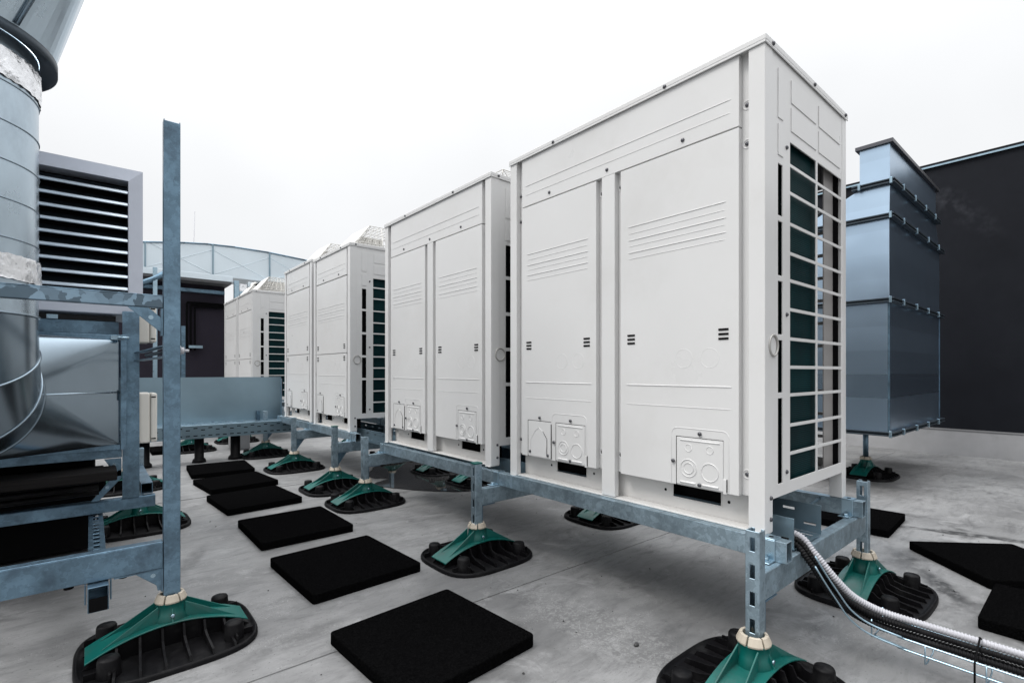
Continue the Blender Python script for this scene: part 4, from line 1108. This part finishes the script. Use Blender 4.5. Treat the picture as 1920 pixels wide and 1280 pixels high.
# dark wall along the roof edge
root = empty('parapet_wall', (0, 0, 0), label='high dark membrane-clad wall with thin metal coping along the right side', cat='wall')
b = MB(); b.box(7.9, 8.3, -12, 30, .30, 3.49); b.build('wall_face', M['darkwall'], root)
b = MB(); b.box(7.875, 8.33, -12, 30, 3.492, 3.53); b.build('coping', M['darkwall'], root)
b = MB(); b.box(7.868, 7.874, -12, 30, 3.480, 3.500); b.build('coping_edge', M['zinc'], root)
b = MB(); b.hexa([(7.79, -12, -.01), (8.3, -12, -.01), (8.3, 30, -.01), (7.79, 30, -.01)], [(7.885, -12, .298), (8.3, -12, .298), (8.3, 30, .298), (7.885, 30, .298)]); b.build('upstand', M['skirt'], root)
b = MB(); b.box(7.872, 7.884, -12, 30, .285, .302); b.build('upstand_trim', M['skirt'], root)

# ------------------------------------------------------------------ back: plum building, pale duct, pipes
root = empty('plant_room', (0, 0, 0), label='dark plum plant room wall with grey eaves behind the metal sheet', cat='building')
b = MB(); b.box(-6, 1.985, 11.0, 14, 0, 2.62); b.build('wall', M['purple'], root)
b = MB(); b.box(-6, 2.02, 10.55, 14, 2.62, 2.75); b.build('soffit', M['soffit'], root)
b = MB(); b.box(-6, 2.04, 10.53, 10.549, 2.66, 2.765); b.build('fascia', M['bgduct'], root, bevel=.003)
b = MB(); b.box(-6, 1.97, 10.90, 10.998, 2.46, 2.53); b.build('wall_rail', M['galv'], root, bevel=.004)
b = MB(); b.box(1.20, 1.27, 10.97, 10.998, .6, 2.25); b.build('dark_window', M['black'], root)
b = MB(); b.box(-6, .62, 10.90, 10.96, 2.25, 2.30); b.build('wall_rail', M['galv'], root)
b = MB(); b.box(1.215, 1.245, 10.955, 10.969, 1.98, 2.08)
o = b.build('lamp_glass', M['white'], root)
for k, (px, pz) in enumerate(((1.36, 2.27), (1.42, 2.235), (1.485, 2.20))):
    b = MB(); P = catmull([(px, 10.93, 1.38), (px, 10.93, pz - .1), (px + .012, 10.93, pz - .02), (px + .06, 10.93, pz), (1.96, 10.93, pz)], 6)
    b.tube(P, .017, 8)
    tag(b.build('insulated_pipe', M['black']), ('outermost black insulated pipe bending down the plum wall', 'middle black insulated pipe bending down the plum wall', 'innermost black insulated pipe bending down the plum wall')[k], 'pipe', 'black pipes on the plum wall')
b = MB(); rhs(b, 1.38, 1.60, 10.85, 10.95, 1.42, 1.47, 'x'); tag(b.build('pipe_bracket', M['zinc'], bevel=.002), 'small bright bracket under the black pipes on the plum wall', 'bracket')
# pale big duct over the roof of the plant room
root = empty('pale_duct', (0, 0, 0), label='long pale panelled duct with diagonal creases above the plum wall', cat='duct')
top = [(-6, 3.0), (.0, 3.14), (.60, 3.21), (1.30, 3.31), (1.66, 3.345), (2.1, 3.36), (2.7, 3.35), (3.4, 3.30), (4.6, 3.2), (6.5, 3.05)]
b = MB()
V = []; yd0, yd1 = 10.7, 11.5
for (x, z) in top: V += [(x, yd0, 2.77), (x, yd0, z), (x, yd1, z), (x, yd1, 2.77)]
F = [(i * 4 + a, i * 4 + (a + 1) % 4, (i + 1) * 4 + (a + 1) % 4, (i + 1) * 4 + a) for i in range(len(top) - 1) for a in range(4)]
b.add(V, F, False); b.build('duct_body', M['bgduct'], root)
b = MB()
for (x, z) in top[1:]: pass
for x, z in ((-.35, 3.1), (.72, 3.23), (1.74, 3.348), (2.72, 3.35), (3.7, 3.275)): b.box(x - .012, x + .012, yd0 - .02, yd0 - .0005, 2.775, z)
b.build('panel_joint', M['sheet'], root)
b = MB()
for (xa, xb) in ((-.34, .70), (.74, 1.72), (1.76, 2.70), (2.74, 3.68)):
    b.tube([(xa, yd0 - .001, 2.80), (xb, yd0 - .001, 3.24)], .006, 4); b.tube([(xa, yd0 - .001, 3.24), (xb, yd0 - .001, 2.80)], .006, 4)
b.build('crease', M['bgduct'], root)
b = MB()
for (p, q_) in zip(top, top[1:]): b.tube([(p[0], yd0 - .01, p[1]), (q_[0], yd0 - .01, q_[1])], .014, 5)
b.build('top_edge', M['galv'], root)
b = MB(); b.box(2.3, 5.5, 10.55, 10.69, 2.60, 2.70); b.build('duct_bearer', M['bgduct'], root, bevel=.004)
# strut column with foil
root = empty('strut_column', (0, 0, 0), label='pale perforated steel column beside the far units, below the pale duct', cat='column')
slotted_post(2.06, 10.35, 0, 2.66, root, size=.08, m='zinc')
b = MB(); b.box(2.12, 2.24, 10.38, 10.42, 1.9, 2.62); b.build('foil_wrap', M['foil'], root)
b = MB(); b.box(2.10, 2.62, 10.30, 10.34, 2.42, 2.47); b.build('cross_strut', M['zinc'], root)
for k, x in enumerate((2.30, 2.38)):
    b = MB(); b.tube([(x, 10.28, 1.8), (x, 10.28, 2.5), (x + .02, 10.30, 2.62), (x + .1, 10.4, 2.66)], .03, 8)
    tag(b.build('riser_pipe', M['box'] if k == 0 else M['black']), ('beige wrapped riser pipe beside the perforated column', 'black riser pipe next to the beige one by the perforated column')[k], 'pipe')
for k, (x, y, z1, lab) in enumerate(((.82, 10.2, 2.72, 'thin slotted strut seen between the ventilation box and the tall post'), (1.19, 10.0, 1.75, 'short dark slotted strut in front of the plum wall right of the tall post'))):
    o = slotted_post(0, 0, 0, z1, None, name='slotted_strut', size=.06, m='zinc' if k == 0 else 'galv'); o.location = (x, y, 0); tag(o, lab, 'strut')
b = MB(); b.tube([(1.90, 14.5, 2.5), (1.97, 14.5, 4.95)], .007, 6); tag(b.build('antenna', M['greyplast']), 'thin whip antenna rising above the pale duct', 'antenna')
b = MB(); b.tube([(.40, 10.5, 2.35), (.80, 10.2, 2.52), (1.05, 10.2, 2.72)], .05, 6); tag(b.build('diagonal_brace', M['galv']), 'diagonal steel brace under the eaves left of the tall post', 'brace')

# bins / barrels seen below the cross tray
for k, (x, y, r_, h, lab) in enumerate(((.98, 7.35, .0, .26, ''), )): pass
def leg(x, y, w, h, lab):
    b = MB(); b.lathe([(w * 1.5, .0), (w * 1.4, .03), (w, .05), (w, h)], c=(x, y, 0), n=14)
    tag(b.build('tray_leg', M['rubber']), lab, 'leg')
leg(.90, 6.33, .045, .27, 'thick black leg under the cross tray just right of the tall post')
leg(1.25, 6.33, .05, .27, 'thick black leg under the middle of the cross tray')
leg(.42, 6.33, .045, .27, 'thick black leg under the cross tray left of the tall post')
b = MB(); b.box(1.35, 1.55, 7.0, 7.25, 0, .20); tag(b.build('paving_block', M['skirt'], bevel=.01), 'pale block on the roof behind the cross tray', 'block')
b = MB(); b.box(.55, 1.05, 7.2, 7.7, 0, .045); tag(b.build('rubber_mat', M['granule'], bevel=.004), 'rubber mat in shade behind the cross tray', 'mat', 'black rubber granulate mats on the roof')
# grit scattered on the membrane
gr = MB(); rg = random.Random(3)
for k in range(260):
    x, y = rg.uniform(.1, 4.2), rg.uniform(-.2, 4.5); r_ = rg.uniform(.0015, .0045)
    gr.lathe([(0, .0), (r_, .001), (r_ * .7, r_), (0, r_ * 1.1)], c=(x, y, .001), n=5, cap=False, sx=rg.uniform(.7, 1.4))
tag(gr.build('grit', M['pebble']), 'fine dark grit scattered over the pale roof', 'grit', kind='stuff')
# pebble
b = MB(); b.lathe([(.0, 0), (.008, .001), (.010, .006), (.006, .011), (.0, .012)], c=(1.493, 1.079, 0), n=9, cap=False, sx=1.2, sy=.8); tag(b.build('pebble', M['pebble']), 'tiny dark pebble on the floor between the nearest mat and the bottom foot', 'pebble')

# ------------------------------------------------------------------ camera, world, sun
T = math.atan(790 / 936)
cam = bpy.data.cameras.new('camera'); co = bpy.data.objects.new('camera', cam); COL.objects.link(co)
co.location = (0, 0, .98); co.rotation_euler = (pi / 2, 0, -T)
cam.sensor_width = 36; cam.lens = 936 / 1920 * 36
cam.shift_y = -(640 - 697) / 1920 * 1.0
cam.clip_end = 300; cam.clip_start = .05
scene.camera = co

w = bpy.data.worlds.new('World'); scene.world = w; w.use_nodes = True
nt = w.node_tree; N = nt.nodes; L = nt.links; bg = N['Background']
sky = N.new('ShaderNodeTexSky'); sky.sky_type = 'NISHITA'; sky.sun_disc = False
sky.sun_elevation = radians(50); sky.sun_rotation = radians(250); sky.air_density = 1; sky.dust_density = 4
bw = N.new('ShaderNodeRGBToBW'); L.new(sky.outputs[0], bw.inputs[0])
ms = N.new('ShaderNodeMix'); ms.data_type = 'RGBA'; ms.inputs['Factor'].default_value = .88
L.new(sky.outputs[0], ms.inputs['A']); L.new(bw.outputs[0], ms.inputs['B'])
# overcast: an even white cloud layer mixed over the clear-sky colours
tc = N.new('ShaderNodeTexCoord'); no = N.new('ShaderNodeTexNoise'); no.inputs['Scale'].default_value = 1.3; no.inputs['Detail'].default_value = 4
L.new(tc.outputs['Generated'], no.inputs['Vector'])
cr = N.new('ShaderNodeMapRange'); L.new(no.outputs['Fac'], cr.inputs['Value']); cr.inputs['From Min'].default_value = .3; cr.inputs['From Max'].default_value = .7
cr.inputs['To Min'].default_value = .83; cr.inputs['To Max'].default_value = 1.01
cl = N.new('ShaderNodeVectorMath'); cl.operation = 'SCALE'; cl.inputs[0].default_value = (.985, 1.0, 1.02); 
# cloud layer is brighter overhead than at the horizon, as under a real overcast sky
sx = N.new('ShaderNodeSeparateXYZ'); L.new(tc.outputs['Generated'], sx.inputs[0])
pw = N.new('ShaderNodeMath'); pw.operation = 'POWER'; pw.use_clamp = True; pw.inputs[1].default_value = 4
ab = N.new('ShaderNodeMath'); ab.operation = 'MAXIMUM'; ab.inputs[1].default_value = 0; L.new(sx.outputs['Z'], ab.inputs[0]); L.new(ab.outputs[0], pw.inputs[0])
el = N.new('ShaderNodeMapRange'); L.new(pw.outputs[0], el.inputs['Value']); el.inputs['From Min'].default_value = 0.0; el.inputs['From Max'].default_value = 1
el.inputs['To Min'].default_value = 8.1; el.inputs['To Max'].default_value = 40
mm = N.new('ShaderNodeMath'); mm.operation = 'MULTIPLY'; L.new(el.outputs[0], mm.inputs[0]); L.new(cr.outputs[0], mm.inputs[1])
L.new(mm.outputs[0], cl.inputs['Scale'])
m2 = N.new('ShaderNodeMix'); m2.data_type = 'RGBA'; m2.inputs['Factor'].default_value = .95
L.new(ms.outputs['Result'], m2.inputs['A']); L.new(cl.outputs[0], m2.inputs['B'])
L.new(m2.outputs['Result'], bg.inputs['Color']); bg.inputs['Strength'].default_value = .12
sun = bpy.data.lights.new('sun', 'SUN'); sun.energy = 2.0; sun.angle = radians(22); sun.color = (1, .98, .95)
so_ = bpy.data.objects.new('sun', sun); COL.objects.link(so_)
d = Vector((-.56, .16, .85)).normalized()   # direction towards the sun
so_.rotation_euler = d.to_track_quat('Z', 'Y').to_euler()
sky.sun_elevation = math.asin(d.z); sky.sun_rotation = math.atan2(d.x, d.y)
scene.view_settings.view_transform = 'Standard'; scene.view_settings.look = 'None'
scene.view_settings.exposure = 0; scene.view_settings.gamma = 1
scene.render.resolution_x = 1024; scene.render.resolution_y = 682
